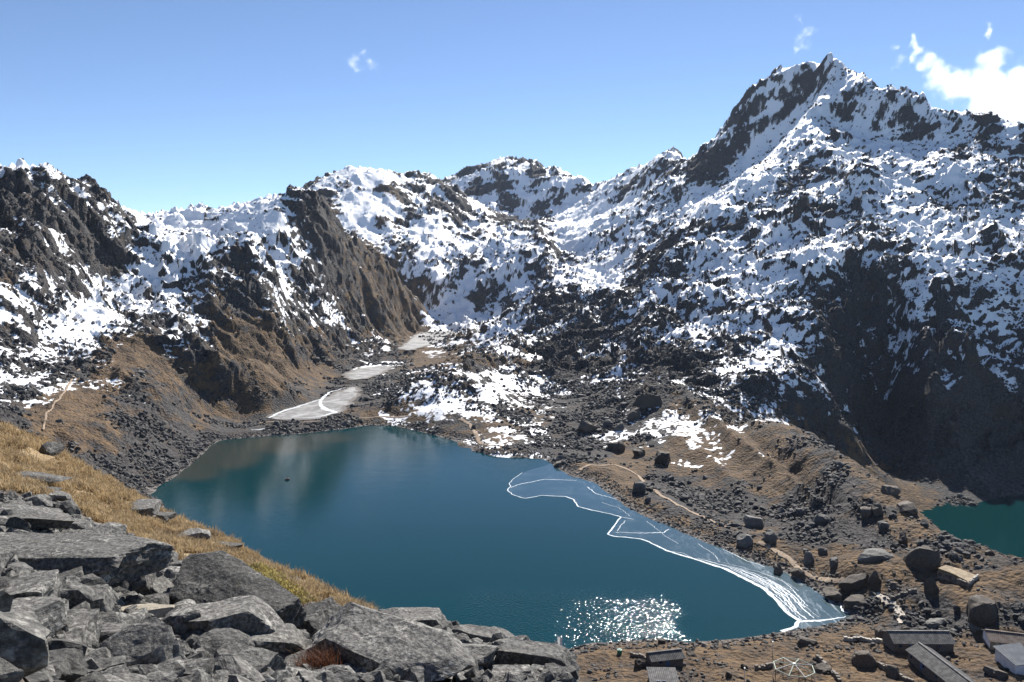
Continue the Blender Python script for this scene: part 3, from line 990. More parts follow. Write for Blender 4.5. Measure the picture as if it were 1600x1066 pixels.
def ribbon(name, xy, zfun, width, mat, lift, thick=0.0, jag=0.0, seed=1):
    """a strip of the given width along a line on the ground, with a little depth at its sides"""
    P = np.array(xy, float)
    seg = np.hypot(*np.diff(P, axis=0).T)
    t = np.concatenate([[0], np.cumsum(seg)])
    n = max(4, int(t[-1] / max(0.8, min(2.0, t[-1] / 60))))
    tt = np.linspace(0, t[-1], n)
    Q = np.stack([np.interp(tt, t, P[:, 0]), np.interp(tt, t, P[:, 1])], 1)
    r = np.random.default_rng(seed)
    if jag:
        w = np.convolve(r.normal(0, 1, n + 4), np.ones(5) / 5, 'valid')
        w2 = r.normal(0, 0.35, n)
        T = np.gradient(Q, axis=0)
        T /= np.linalg.norm(T, axis=1)[:, None] + 1e-9
        Q = Q + np.stack([-T[:, 1], T[:, 0]], 1) * ((w + w2) * jag)[:, None]
    T = np.gradient(Q, axis=0)
    T /= np.linalg.norm(T, axis=1)[:, None] + 1e-9
    Nn = np.stack([-T[:, 1], T[:, 0]], 1)
    wd = np.interp(np.linspace(0, 1, n), np.linspace(0, 1, len(width)), width) if hasattr(width, "__len__") else np.full(n, width)
    wd = wd * (0.75 + 0.5 * r.random(n))
    vs, fs = [], []
    for k in range(n):
        for sgn in (1, 0, -1):
            p = Q[k] + Nn[k] * wd[k] * 0.5 * sgn
            z = float(zfun(p[0:1], p[1:2])[0]) + (lift + thick if sgn == 0 else lift)
            vs.append((p[0], p[1], z))
    for k in range(n - 1):
        a = 3 * k
        fs += [(a, a + 1, a + 4, a + 3), (a + 1, a + 2, a + 5, a + 4)]
    me = bpy.data.meshes.new(name)
    me.from_pydata(vs, [], fs)
    me.shade_smooth()
    return link(name, me, mat)


def ice_material():
    t = NT_("thin_ice")
    n = t.noise(0.09, 6, 0.65, dist=1.2)
    n2 = t.noise(1.1, 3, 0.6)
    n3 = t.noise(0.35, 7, 0.7, t.mapping((1.0, 0.25, 1.0), (0, 0, 0.75)), 0.8)
    fr_ = t.attr("frost")
    f = t.step(0.42, 0.80, t.math('ADD', n, t.math('MULTIPLY', t.math('SUBTRACT', n2, 0.5), 0.35)))
    c = t.mix(f, (0.014, 0.046, 0.058), (0.060, 0.095, 0.110))
    e = t.voro(0.05, t.mapping((1, 1, 0.0)), 'DISTANCE_TO_EDGE')
    k = t.math('MULTIPLY', t.step(0.012, 0.0, e), 0.07)
    k = t.math('MAXIMUM', k, t.math('MULTIPLY', t.step(0.66, 0.76, t.noise(0.8, 3, 0.6)), 0.55))
    k = t.math('MAXIMUM', k, t.math('MULTIPLY', t.step(0.50, 0.74, n3), t.math('MULTIPLY', fr_, 0.9)))
    c = t.mix(k, c, (0.42, 0.48, 0.52))
    t.base(c, 0.12, t.bump(n2, 0.006, 0.5))
    t.b.inputs["Specular IOR Level"].default_value = 0.35
    return t.m


THIN_ICE = ice_material()


def simple_frost():
    t = NT_("white_frost")
    n = t.noise(1.4, 5, 0.7)
    return t.base(t.mix(t.step(0.36, 0.58, n), (0.34, 0.41, 0.45), (0.80, 0.83, 0.86)), 0.7, t.bump(n, 0.05, 0.6))


FROST = simple_frost()
L0 = lambda pts: [[float(c) for c in at_level(u, v, 0.0)[:2]] for u, v in pts]
EDGE = [(816, 739), (801, 749), (796, 756), (799, 760), (793, 766), (801, 773), (820, 779), (846, 774), (884, 776), (897, 781), (904, 792), (929, 798), (970, 808), (961, 818), (955, 829), (949, 836), (962, 839), (1000, 842), (1015, 847), (1045, 862), (1082, 873), (1135, 890), (1157, 901), (1191, 919), (1214, 938), (1232, 959), (1247, 970), (1244, 979), (1221, 987)]
BACK = [(1300, 974), (1332, 962), (1300, 939), (1262, 916), (1235, 898), (1205, 886), (1160, 872), (1120, 853), (1060, 830), (1010, 808), (985, 795), (955, 773), (925, 753), (880, 738), (862, 725)]
back_xy = np.array(L0(BACK))
back_xy = back_xy + (back_xy - LC) / np.linalg.norm(back_xy - LC, axis=1)[:, None] * 2.0
ICE_P = np.concatenate([np.array(L0(EDGE)), back_xy])
_x0, _y0 = ICE_P.min(0)
_x1, _y1 = ICE_P.max(0)
igx, igy = np.meshgrid(np.arange(_x0, _x1, 0.8), np.arange(_y0, _y1, 0.8))
iu, iv = project(igx, igy, np.zeros_like(igx))
ifr = sstep(1040, 1250, iu + 14 * perlin(igx / 12, igy / 12)) * 0.8 + 0.25 * sstep(10, 0, dist_poly(back_xy, igx, igy))
ice = link("ice_sheet", mesh_from_grid("ice_sheet", igx, igy, np.full_like(igx, 0.035), {"frost": ifr}, inside(ICE_P, igx[:-1, :-1] + 0.4, igy[:-1, :-1] + 0.4)), THIN_ICE)
tag(ice, "thin sheet of ice with white cracks along the right shore of the lake", "ice")
zero = lambda x, y: np.zeros_like(x)
CR = [(EDGE[:13], [0.2, 0.4, 0.55, 0.5]), (EDGE[12:], [0.45, 0.6, 0.7, 0.8, 1.1, 1.2, 1.2]),
      ([(797, 762), (815, 756), (850, 749), (901, 751)], [0.3, 0.4, 0.2]), ([(919, 761), (929, 771), (966, 781)], [0.4, 0.35, 0.2]),
      ([(977, 814), (968, 824), (964, 830)], 0.22), ([(962, 832), (1000, 833), (1037, 832), (1045, 827)], [0.2, 0.3, 0.5, 0.25]),
      ([(1045, 862), (1066, 864), (1082, 872)], 0.2), ([(1090, 850), (1110, 862), (1125, 878)], 0.15), ([(1250, 972), (1285, 970), (1322, 964)], [1.1, 0.7, 0.3]),
      ([(1130, 858), (1160, 874), (1195, 886)], [0.2, 0.3, 0.2]), ([(970, 808), (990, 812)], 0.2), ([(1310, 942), (1318, 955), (1330, 960)], 0.5),
      ([(940, 785), (965, 793), (985, 806)], 0.15), ([(1010, 815), (1040, 838), (1060, 850)], 0.15)]
_lo = np.array([(1082, 873), (1135, 890), (1157, 901), (1191, 919), (1214, 938), (1232, 959), (1247, 970)], float)
_up = np.array([(1100, 872), (1165, 884), (1200, 893), (1232, 905), (1258, 920), (1278, 942), (1300, 962)], float)
_r = np.random.default_rng(77)
for k in range(13):
    q = (k + 0.5) / 13 * 0.85 + 0.03
    i0 = int(_r.integers(0, 3))
    i1 = int(_r.integers(5, 8))
    L_ = _lo + (_up - _lo) * (q ** 1.5 + _r.normal(0, 0.025, 7))[:, None]
    wd = _r.uniform(0.12, 0.45) * (1.2 - 0.6 * q)
    CR.append(([tuple(p) for p in L_[i0:i1]], [wd * 0.4, wd, wd * 1.5, wd]))
for k, (ln, w) in enumerate(CR):
    c = ribbon("crack", L0(ln), zero, w, FROST, 0.045, 0.06, 0.35, k + 5)
    c.parent = ice
def pond_mesh(P, z):
    P = poly_offset(P, 3.0)
    x0, y0 = P.min(0)
    x1, y1 = P.max(0)
    st = max(x1 - x0, y1 - y0) / 130
    gx, gy = np.meshgrid(np.arange(x0, x1 + st, st), np.arange(y0, y1 + st, st))
    dd = dist_poly(P, gx, gy) * np.where(inside(P, gx, gy), 1, -1) + 4 * perlin(gx / 13, gy / 13) + 1.5 * perlin(gx / 4, gy / 4)
    fm = dd[:-1, :-1] > 1.0
    return mesh_from_grid("frozen_pond", gx, gy, np.full_like(gx, z), {"rim": 1 - sstep(1, 9, dd)}, fm)


def pond_material():
    t = NT_("pond_ice")
    n = t.noise(0.06, 6, 0.65, dist=1.5)
    n2 = t.noise(0.8, 4, 0.6)
    c = t.mix(t.step(0.38, 0.66, n), (0.15, 0.145, 0.138), (0.36, 0.355, 0.35))
    g = t.step(0.35, 0.75, t.math('ADD', t.attr("rim"), t.math('MULTIPLY', t.math('SUBTRACT', n2, 0.5), 0.9)))
    c = t.mix(g, c, (0.11, 0.095, 0.082))
    return t.base(c, 0.6, t.bump(n2, 0.05, 0.5))


POND_ICE = pond_material()
for (pz, P), lab in zip(PONDS, ("pale frozen pond with a curved white crust beside the lake", "small streaky frozen puddle between the two frozen ponds", "frozen pond far up the valley below the snowy dome")):
    tag(link("frozen_pond", pond_mesh(P, pz), POND_ICE), lab, "pond", kind="structure")
cz = lambda z: (lambda x, y: np.full_like(x, z))
LZ = lambda pts, z: [[float(c) for c in at_level(u, v, z)[:2]] for u, v in pts]
fr = ribbon("frost_crust", LZ([(540, 606), (515, 613), (503, 622), (500, 634), (510, 640), (526, 644), (505, 650), (480, 653)], 1.0), cz(1.0), [0.8, 1.6, 2.2, 1.8, 2.2, 4.5, 2.5, 0.6], FROST, 0.04, 0.05, 0.7, 3)
tag(fr, "curved white frost crust on the nearest frozen pond", "frost", kind="stuff")
fr = ribbon("frost_crust", LZ([(420, 653), (440, 643), (470, 634), (510, 621)], 1.0), cz(1.0), [1.5, 2.2, 1.2, 0.8], FROST, 0.05, 0.05, 0.6, 4)
tag(fr, "white frost rim on the left edge of the nearest frozen pond", "frost", kind="stuff")
fr = ribbon("frost_crust", LZ([(392, 672), (415, 670), (452, 667)], 1.4), ground_z, [1.5, 4, 2], FROST, 0.15, 0.1, 0.8, 5)
tag(fr, "white frost strip on the gravel below the causeway", "frost", kind="stuff")
fr = ribbon("frost_crust", L0([(336, 690), (350, 686), (374, 682)]), zero, [0.8, 2, 0.6], FROST, 0.2, 0.15, 0.4, 6)
tag(fr, "white ice rim at the far left corner of the lake", "frost", kind="stuff")

# ------------------------------------------------------------------ paths
def path_material(name, a, b):
    t = NT_(name)
    n = t.noise(1.2, 5, 0.6)
    return t.base(t.mix(t.step(0.3, 0.7, n), a, b), 0.95, t.bump(n, 0.15, 0.6))


DIRT = path_material("trodden_dirt", (0.24, 0.175, 0.12), (0.40, 0.31, 0.225))
FLAG = path_material("pale_flagstone", (0.38, 0.33, 0.27), (0.58, 0.52, 0.44))
for ln, w, m, lab in (
        ([(905, 735), (925, 727), (960, 727), (998, 744), (1025, 768), (1060, 790), (1095, 807), (1138, 826)], 1.9, DIRT, "dirt path along the right shore by the upper end of the ice"),
        ([(1185, 848), (1210, 860), (1235, 875), (1255, 893), (1280, 906), (1305, 907), (1333, 913)], 2.0, DIRT, "dirt path above the lower end of the ice near the boulders"),
        ([(1366, 930), (1392, 945), (1405, 955), (1411, 976)], 2.3, FLAG, "pale flagstone steps leading down to the huts"),
        ([(718, 655), (735, 664), (745, 680), (750, 693), (766, 697)], 2.4, DIRT, "short dirt path at the far shore below the snow slope"),
        ([(150, 558), (120, 580), (105, 606), (85, 630), (72, 648), (68, 672)], 0.9, DIRT, "thin zigzag path down the brown slope on the left"),
        ([(350, 666), (400, 662), (470, 660), (540, 656), (600, 651), (640, 650)], 1.6, DIRT, "path on the low causeway between lake and frozen pond")):
    P = [spot(u, v) for u, v in ln]
    o = ribbon("path", [(p.x, p.y) for p in P], ground_z, w, m, 0.22, 0.14, 0.3, len(lab))
    tag(o, lab, "path", kind="structure")


# ------------------------------------------------------------------ stones
def rock_mesh(name, seed, sub=3, cuts=9, boxy=1.0, rough=0.035, dims=(1, 1, 1)):
    """an angular block: a ball cut by planes (bedding and joint faces), chipped and roughened; longest side about 1 m"""
    r = np.random.default_rng(seed)
    bm = bmesh.new()
    bmesh.ops.create_icosphere(bm, subdivisions=sub, radius=1.0)
    co = np.array([v.co[:] for v in bm.verts])
    pl = []
    for ax in range(3):
        for sg in (-1, 1):
            if r.random() > boxy:
                continue
            n = r.normal(0, 0.20, 3)
            n[ax] += sg
            pl.append((n / np.linalg.norm(n), r.uniform(0.50, 0.66)))
    for _ in range(cuts):
        n = r.normal(0, 1, 3)
        pl.append((n / np.linalg.norm(n), r.uniform(0.52, 0.80)))
    for _ in range(2):
        for n, d in pl:
            e = np.clip(co @ n - d, 0, None)
            co -= e[:, None] * n
    for sc, am in ((1.3, 1.7), (2.9, 1.0), (6.1, 0.55), (12.0, 0.3)):
        o1 = seed * 7.3
        k = perlin(co[:, 0] * sc + o1 + co[:, 2] * sc * 0.7, co[:, 1] * sc - o1 - co[:, 2] * sc * 0.6)
        co += co / (np.linalg.norm(co, axis=1)[:, None] + 1e-6) * (k * am * rough)[:, None]
    co *= np.array(dims) * 0.9
    for v, c in zip(bm.verts, co):
        v.co = c
    me = bpy.data.meshes.new(name)
    bm.to_mesh(me)
    bm.free()
    return me


def stone_material(name, dark, mid, lichen, tint=0.35, lich_amt=0.55, bump=0.05, scale=1.0):
    t = NT_(name)
    geo = t.n("ShaderNodeNewGeometry")
    pos = geo.outputs["Position"]
    oi = t.n("ShaderNodeObjectInfo")
    rnd = oi.outputs["Random"]
    n1 = t.noise(2.2 * scale, 6, 0.62, pos)
    n2 = t.noise(16.0 * scale, 5, 0.65, pos)
    st = t.noise(3.0, 5, 0.6, t.mapping((1.0, 1.6, 8.0), (0.2, 0.3, 0.0)))
    c = t.mix(t.step(0.33, 0.68, n2), dark, mid)
    c = t.mix(t.math('MULTIPLY', t.step(0.5, 0.7, st), 0.28), c, dark)
    spots = t.step(0.56, 0.66, t.math('ADD', t.math('MULTIPLY', n1, 0.55), t.math('MULTIPLY', n2, 0.5)))
    c = t.mix(t.math('MULTIPLY', spots, lich_amt), c, lichen)
    c = t.mix(t.math('MULTIPLY', t.step(0.66, 0.74, t.noise(5.0 * scale, 3, 0.6, pos)), 0.5), c, (0.13, 0.10, 0.05))
    hsv = t.n("ShaderNodeHueSaturation")
    t.link(c, hsv.inputs["Color"])
    t.link(t.math('ADD', 1.0 - tint, t.math('MULTIPLY', rnd, 2 * tint)), hsv.inputs["Value"])
    h = t.math('ADD', t.math('ADD', t.math('MULTIPLY', n1, 1.2), t.math('MULTIPLY', n2, 0.45)), t.math('MULTIPLY', st, 0.35))
    return t.base(hsv.outputs[0], 0.82, t.bump(h, bump, 0.9))


STONE = stone_material("lichened_schist", (0.046, 0.044, 0.041), (0.175, 0.167, 0.152), (0.36, 0.345, 0.31), 0.4, 0.65)
PALE = stone_material("pale_sandy_stone", (0.30, 0.26, 0.20), (0.44, 0.39, 0.31), (0.5, 0.46, 0.38), 0.1, 0.3, 0.02)
QUARTZ = stone_material("white_quartz_stone", (0.50, 0.48, 0.46), (0.72, 0.70, 0.68), (0.25, 0.15, 0.10), 0.05, 0.4, 0.02)
SCREE = stone_material("scree_stone", (0.036, 0.034, 0.033), (0.100, 0.096, 0.092), (0.15, 0.142, 0.135), 0.45, 0.35, 0.15, 0.25)
BROWN = stone_material("brown_weathered_boulder", (0.045, 0.037, 0.030), (0.135, 0.110, 0.088), (0.20, 0.17, 0.135), 0.35, 0.5, 0.2, 0.3)


def put(me, name, mat, loc, scale, rot, label, cat="boulder", group=None):
    if not me.materials:
        me.materials.append(mat)
    o = bpy.data.objects.new(name, me)
    COL.objects.link(o)
    if me.materials[0] != mat:
        o.material_slots[0].link = 'OBJECT'
        o.material_slots[0].material = mat
    o.location = loc
    o.scale = scale
    o.rotation_euler = rot
    return tag(o, label, cat, group)


# named stones on the near slope: centre and size in the photograph give place and true size
# (x, y, width px, height px, depth ratio, yaw, pitch, roll in degrees, sub, stone, label)
HERO = [
    (52, 876, 265, 64, 0.62, -8, 8, 2, 5, STONE, "long thick grey slab with a black shaded front at the left edge"),
    (372, 938, 190, 80, 0.75, -28, 24, 14, 5, STONE, "broad tilted grey slab below the yellow moss, widest smooth top"),
    (348, 975, 112, 58, 0.8, 4, 10, -4, 4, STONE, "square dark block wedged against the broad tilted slab"),
    (592, 1012, 215, 92, 0.8, -35, 32, 18, 5, STONE, "largest leaning boulder at the bottom centre with a rough sloping face"),
    (645, 975, 105, 46, 0.8, 6, 6, -4, 4, STONE, "flat topped grey block on the skyline of the pile against the water"),
    (836, 1030, 108, 44, 0.7, -12, 4, 18, 4, STONE, "dark wedge shaped boulder at the right end of the rock pile"),
    (228, 957, 74, 24, 0.8, 10, 10, -6, 4, PALE, "pale sandy flat stone lying among the grey boulders"),
    (350, 998, 34, 25, 0.8, 20, 12, -20, 3, QUARTZ, "small white stone with a rust stain, brightest in the pile"),
    (32, 930, 80, 56, 0.9, 15, 0, 0, 4, STONE, "rounded speckled boulder under the long slab at the left edge"),
    (138, 942, 56, 44, 0.6, 30, 40, 12, 4, STONE, "rounded flat stone standing on edge below the end of the long slab"),
    (106, 985, 78, 56, 0.8, -6, 14, 4, 4, STONE, "grey block with flat lit top and black front near the lower left"),
    (172, 1002, 74, 46, 0.8, -20, 12, -12, 4, STONE, "dark rough block right of the flat topped grey block"),
    (222, 1022, 78, 84, 0.5, -30, 42, 26, 4, STONE, "steep streaked slab leaning right near the bottom left"),
    (212, 918, 46, 54, 0.7, 25, 20, -30, 4, STONE, "dark pointed stone standing above the pale flat stone"),
    (252, 930, 42, 42, 0.7, -10, 10, 30, 3, STONE, "dark upright stone right of the pointed stone"),
    (336, 1022, 62, 52, 0.8, -10, 18, 10, 4, STONE, "grey boulder directly under the small white stone"),
    (424, 1004, 78, 58, 0.9, 20, 10, 10, 4, STONE, "cracked grey boulder below the right end of the tilted slab"),
    (282, 975, 44, 54, 0.6, -40, 26, -20, 4, STONE, "narrow slanting grey stone left of the square dark block"),
    (492, 965, 74, 56, 0.6, -45, 20, -28, 4, STONE, "dark leaning slab at the edge of the golden turf"),
    (560, 968, 62, 34, 0.8, 10, 6, 6, 4, STONE, "grey flat stone between the turf edge and the largest leaning boulder"),
    (722, 1026, 86, 46, 0.8, -14, 12, -6, 4, STONE, "light grey slab right of the largest leaning boulder"),
    (742, 995, 62, 28, 0.8, 8, 4, 10, 4, STONE, "pale topped stone on the skyline right of the flat topped block"),
    (34, 806, 92, 30, 0.8, 22, 6, 26, 4, STONE, "slanting fractured outcrop just above the long slab"),
    (146, 842, 58, 34, 0.8, -10, 8, 10, 3, STONE, "dark split stone behind the end of the long slab"),
    (48, 746, 84, 15, 0.9, -8, 4, 6, 4, STONE, "flat oval slab lying alone in the golden turf"),
    (72, 768, 30, 14, 0.8, 10, 4, 8, 3, STONE, "small grey stone in the turf below the flat oval slab"),
    (94, 778, 28, 22, 0.8, 30, 4, 20, 3, STONE, "small dark two faced stone in the turf"),
    (80, 703, 22, 20, 0.6, -30, 10, 30, 3, STONE, "slab sticking out of the turf on the skyline at the upper left"),
    (218, 795, 46, 24, 0.8, 0, 4, 6, 3, STONE, "dark overhanging ledge on the turf skyline beside the water"),
    (252, 808, 30, 16, 0.8, 10, 4, 14, 3, STONE, "small dark ledge stone on the turf skyline right of the overhang"),
    (308, 836, 40, 26, 0.8, 16, 4, 12, 3, STONE, "brown grey outcrop on the middle of the turf skyline"),
    (352, 854, 36, 14, 0.8, -4, 4, 10, 3, STONE, "low dark stone on the turf skyline below the outcrop"),
    (455, 908, 26, 12, 0.8, 0, 4, 14, 3, STONE, "small stone on the lower turf skyline above the moss"),
    (160, 1048, 60, 36, 0.8, 12, 10, -14, 3, STONE, "small leaning block at the bottom edge left of the steep slab"),
    (22, 1000, 62, 44, 0.8, -20, 8, 24, 4, STONE, "sharp edged dark stone at the left edge below the rounded boulder"),
    (60, 1045, 92, 46, 0.8, 20, 8, 4, 4, STONE, "smooth worn boulder in the bottom left corner"),
    (295, 1052, 66, 34, 0.9, 0, 4, 0, 4, STONE, "rounded dark cobble at the bottom edge below the grey boulders"),
    (385, 1040, 84, 54, 0.7, -24, 24, 10, 4, STONE, "tilted mottled slab at the bottom edge left of the red grass tuft"),
    (672, 1052, 92, 40, 0.8, -8, 10, 6, 4, STONE, "wide low boulder at the bottom edge under the leaning boulder"),
    (800, 1056, 70, 30, 0.8, 6, 4, -6, 4, STONE, "rounded grey stone at the bottom edge under the dark wedge boulder"),
    (770, 1040, 46, 34, 0.8, 26, 8, 12, 3, STONE, "knobbly stone left of the dark wedge boulder"),
    (320, 905, 60, 24, 0.8, -10, 8, 4, 3, STONE, "dark stone behind the upper end of the broad tilted slab"),
    (195, 868, 66, 30, 0.8, -14, 10, 6, 3, STONE, "dark flat stone in the gap behind the pointed stone"),
    (272, 898, 56, 24, 0.8, 14, 6, 12, 3, STONE, "pale edged slab at the border of turf and rocks"),
]
hero_fp = []
for k, (u, v, w, h, dr, ya, pi_, ro, sub, mat, lab) in enumerate(HERO):
    g = near_spot(u, min(v + 0.42 * h, 1120))
    dist = (g - Vector((0, 0, H))).length
    px = dist / FPX
    dep = math.asin((H - g.z) / dist)
    wm = w * px
    dm = min(max(0.46 * h * px / math.sin(dep), 0.35 * wm), 0.9 * wm)
    hm = max(0.52 * h * px / math.cos(dep), 0.10)
    me = rock_mesh("boulder", 300 + k, sub, 6 if w < 100 else 4, 0.95, 0.045)
    cx_, cy_, cz_ = [float(c) for c in at_range(u, v, math.hypot(g.x, g.y) + 0.15 * dm)]
    put(me, "boulder", mat, (cx_, cy_, cz_), (wm * 0.92, dm, hm), (math.radians(pi_ * 0.4), math.radians(ro * 0.45), math.radians(ya)), lab)
    hero_fp.append((cx_, cy_, 0.5 * math.sqrt(wm * dm)))

VARI = [rock_mesh("rock_variant", 40 + k, 3, 8 + k % 4, 1.0, 0.04) for k in range(14)]
ROCK_POLY = np.array([(-60, 770), (60, 780), (110, 800), (150, 825), (210, 850), (240, 862), (300, 890), (330, 895), (400, 905), (450, 940), (500, 970), (560, 962), (620, 965), (700, 975), (760, 995), (880, 1035), (900, 1090), (-60, 1090)], float)
rr = np.random.default_rng(11)
placed = list(hero_fp)
fill = []
tries = 0
for sz0 in np.sort(0.14 + 0.44 * rr.random(256) ** 1.8)[::-1]:
    for _ in range(60):
        u, v = rr.uniform(-50, 895), rr.uniform(775, 1085)
        if not inside(ROCK_POLY, np.array([u]), np.array([v]))[0]:
            continue
        g = near_spot(u, v)
        rng_ = math.hypot(g.x, g.y)
        sz = sz0 * (0.6 + rng_ / 28)
        if rng_ > 26 or any((g.x - a) ** 2 + (g.y - b) ** 2 < (0.72 * c + 0.34 * sz) ** 2 for a, b, c in placed):
            continue
        placed.append((g.x, g.y, sz * 0.5))
        fill.append((u, v, g, sz))
        break
import re
SHORT = [re.split(r" (?:with|below|at|in|lying|wedged|on|under|standing|among|right|left|behind|beside|between|above|just|sticking|directly) ", q[-1])[0] for q in HERO]
rows_ = []
for k, (u, v, g, sz) in enumerate(fill):
    j = min(range(len(HERO)), key=lambda q: (HERO[q][0] - u) ** 2 + 2.0 * (HERO[q][1] - v) ** 2)
    du, dv = u - HERO[j][0], (v - HERO[j][1]) * 1.4
    where = ("right of" if du > 0 else "left of") if abs(du) > abs(dv) else ("in front of" if dv > 0 else "behind")
    flat = rr.uniform(0.35, 0.85)
    kind = ("flat" if flat < 0.5 else "slanting" if flat < 0.68 else "blocky")
    big = ("small" if sz < 0.3 else "middling" if sz < 0.45 else "large")
    rows_.append((k, u, g, sz, flat, f"{big} {kind} grey rock {where} the {SHORT[j]}"))
ORD = ["leftmost", "second from left", "third from left", "fourth from left", "fifth from left", "sixth from left"]
for k, u, g, sz, flat, lab in rows_:
    twins = sorted(q[1] for q in rows_ if q[5] == lab)
    if len(twins) > 1:
        i_ = twins.index(u)
        lab = (ORD[i_] if i_ < len(twins) - 1 else "rightmost") + " " + lab
    put(VARI[k % len(VARI)], "rock", STONE, g + Vector((0, 0, sz * flat * 0.22)), (sz, sz * rr.uniform(0.6, 0.95), sz * flat),
        (math.radians(rr.normal(8, 17)), math.radians(rr.normal(5, 17)), rr.uniform(0, 6.28)), lab, "rock", "grey rocks of the boulder field in front")

# single big boulders round the lake and the huts: (x, y, width px, height px, label)
for k, (u, v, w, h, lab) in enumerate([
        (1350, 1022, 58, 44, "big brown boulder beside the long tin roofed hut"),
        (1540, 942, 84, 56, "largest rounded boulder by the stone terrace, half grass grown"),
        (1447, 862, 84, 60, "big dark overhanging boulder on the spur below the small green lake"),
        (1412, 838, 24, 30, "small upright boulder left of the overhanging boulder on the spur"),
        (1572, 856, 30, 22, "dark pointed boulder on the crest in front of the small green lake"),
        (1547, 862, 18, 14, "small dark boulder on the crest left of the pointed one"),
        (1264, 868, 34, 26, "round grey boulder on the turf above the lower shore path"),
        (1286, 858, 24, 20, "dark boulder behind the round grey boulder by the path"),
        (1305, 874, 24, 20, "rounded boulder just right of the round grey boulder by the path"),
        (1368, 900, 28, 34, "tall dark boulder left of the flagstone steps"),
        (1338, 905, 54, 30, "dark flat boulder with overhang above the ice tip"),
        (1456, 908, 26, 40, "tall dark boulder left of the stone terrace"),
        (1400, 912, 34, 20, "low boulder right of the tall dark boulder by the steps"),
        (1305, 926, 52, 22, "broad flat boulder at the tip of the ice"),
        (1340, 938, 60, 26, "low wide boulder between the ice tip and the steps"),
        (1218, 888, 26, 26, "dark boulder standing at the edge of the ice"),
        (1248, 890, 30, 24, "dark boulder on the shore beside the lower path"),
        (1010, 618, 70, 44, "big brown crag boulder on the hillside with a shaded front"),
        (990, 640, 46, 40, "dark rounded boulder leaning on the crag boulder"),
        (1036, 706, 48, 46, "large dark block above the shore path below the crag"),
        (1000, 700, 34, 32, "brown capped boulder beside the large dark block"),
        (965, 690, 56, 34, "rounded brown boulder left of the brown capped boulder"),
        (920, 662, 56, 30, "long brown boulder in the dark scree below the snow"),
        (968, 662, 30, 26, "grey boulder right of the long brown boulder"),
        (1000, 756, 46, 26, "pale rounded boulder right beside the shore path"),
        (1013, 778, 18, 18, "small boulder below the pale rounded boulder"),
        (1182, 808, 48, 38, "pale grey pointed rock on the slope above the ice"),
        (1205, 832, 36, 34, "dark boulder below the pale grey pointed rock"),
        (1165, 842, 46, 26, "pale slabby boulder above the lower path"),
        (1285, 806, 40, 30, "grey boulder at the edge of the scree gully"),
        (1355, 796, 36, 32, "rounded dark boulder in the scree gully"),
        (1372, 790, 32, 34, "dark boulder right of the rounded one in the scree gully"),
        (1382, 816, 34, 26, "grey boulder at the foot of the scree gully"),
        (1392, 762, 44, 22, "brown rock knob on the crest above the gorge"),
        (1370, 864, 70, 26, "smooth pale whaleback rock on the spur"),
        (1420, 790, 50, 20, "brown slab outcrop on the crest above the gorge"),
        (1416, 980, 24, 20, "dark boulder at the foot of the flagstone steps"),
        (1378, 985, 36, 22, "dark boulder on the turf above the long hut"),
        (1338, 994, 26, 16, "low dark boulder left of the long hut"),
        (1465, 972, 40, 20, "grey boulder right of the flagstone steps"),
        (1524, 976, 34, 18, "grey flat boulder above the brown roofed hut"),
        (1035, 1000, 18, 13, "round boulder at the water edge by the sun glitter"),
        (1066, 1003, 14, 9, "small dark stone at the water edge right of the round boulder"),
        (1100, 1006, 16, 11, "pale round stone on the near beach"),
        (1000, 1035, 32, 22, "dark boulder beside the small hut on the near shore"),
        (1080, 1020, 24, 10, "flat dark rock right of the small hut"),
        (740, 664, 14, 16, "dark boulder on the far shore by the short path"),
        (873, 722, 34, 14, "black rocks clump at the shore corner above the ice"),
        (302, 590, 20, 22, "dark boulder on the brown left slope"),
        (512, 563, 22, 18, "dark pointed boulder at the edge of the valley floor"),
        (345, 568, 24, 16, "dark rock in the scree of the left shore"),
        (92, 656, 16, 9, "flat pale slab on the brown left slope by the path"),
        (448, 750, 12, 6, "lone rock breaking the surface of the lake"),
        (1262, 1000, 40, 16, "dark stones heap near the shore right of the frame dome"),
        (1140, 1052, 20, 14, "dark rock on the bare ground left of the frame dome"),
        (1165, 1040, 16, 12, "small dark rock beside the frame dome"),
        (1290, 1045, 40, 18, "dark rock in front of the big brown boulder"),
        (1395, 1048, 36, 22, "jumbled dark stone left of the lowest hut"),
        (1560, 1050, 40, 18, "dark stone at the bottom edge between the huts")]):
    if "lake" in lab and "surface" in lab:
        x, y, z = [float(c) for c in at_level(u, v, 0.0)]
        g = Vector((x, y, 0.0))
    else:
        g = spot(u, v + 0.40 * h)
    px = (g - Vector((0, 0, H))).length / FPX
    me = rock_mesh("boulder", 700 + k, 3, 14, 0.7, 0.07)
    col = PALE if False else (STONE if "grey" in lab or "pale" in lab else BROWN)
    hm = h * px * 1.15
    put(me, "boulder", col, g + Vector((0, w * px * 0.10, hm * 0.07)), (w * px * (0.42 + 0.02 * (k % 6)), w * px * 0.36, hm * 0.48), (0.1 * ((k * 7) % 5 - 2), 0.12 * ((k * 3) % 5 - 2), k * 1.3), lab)


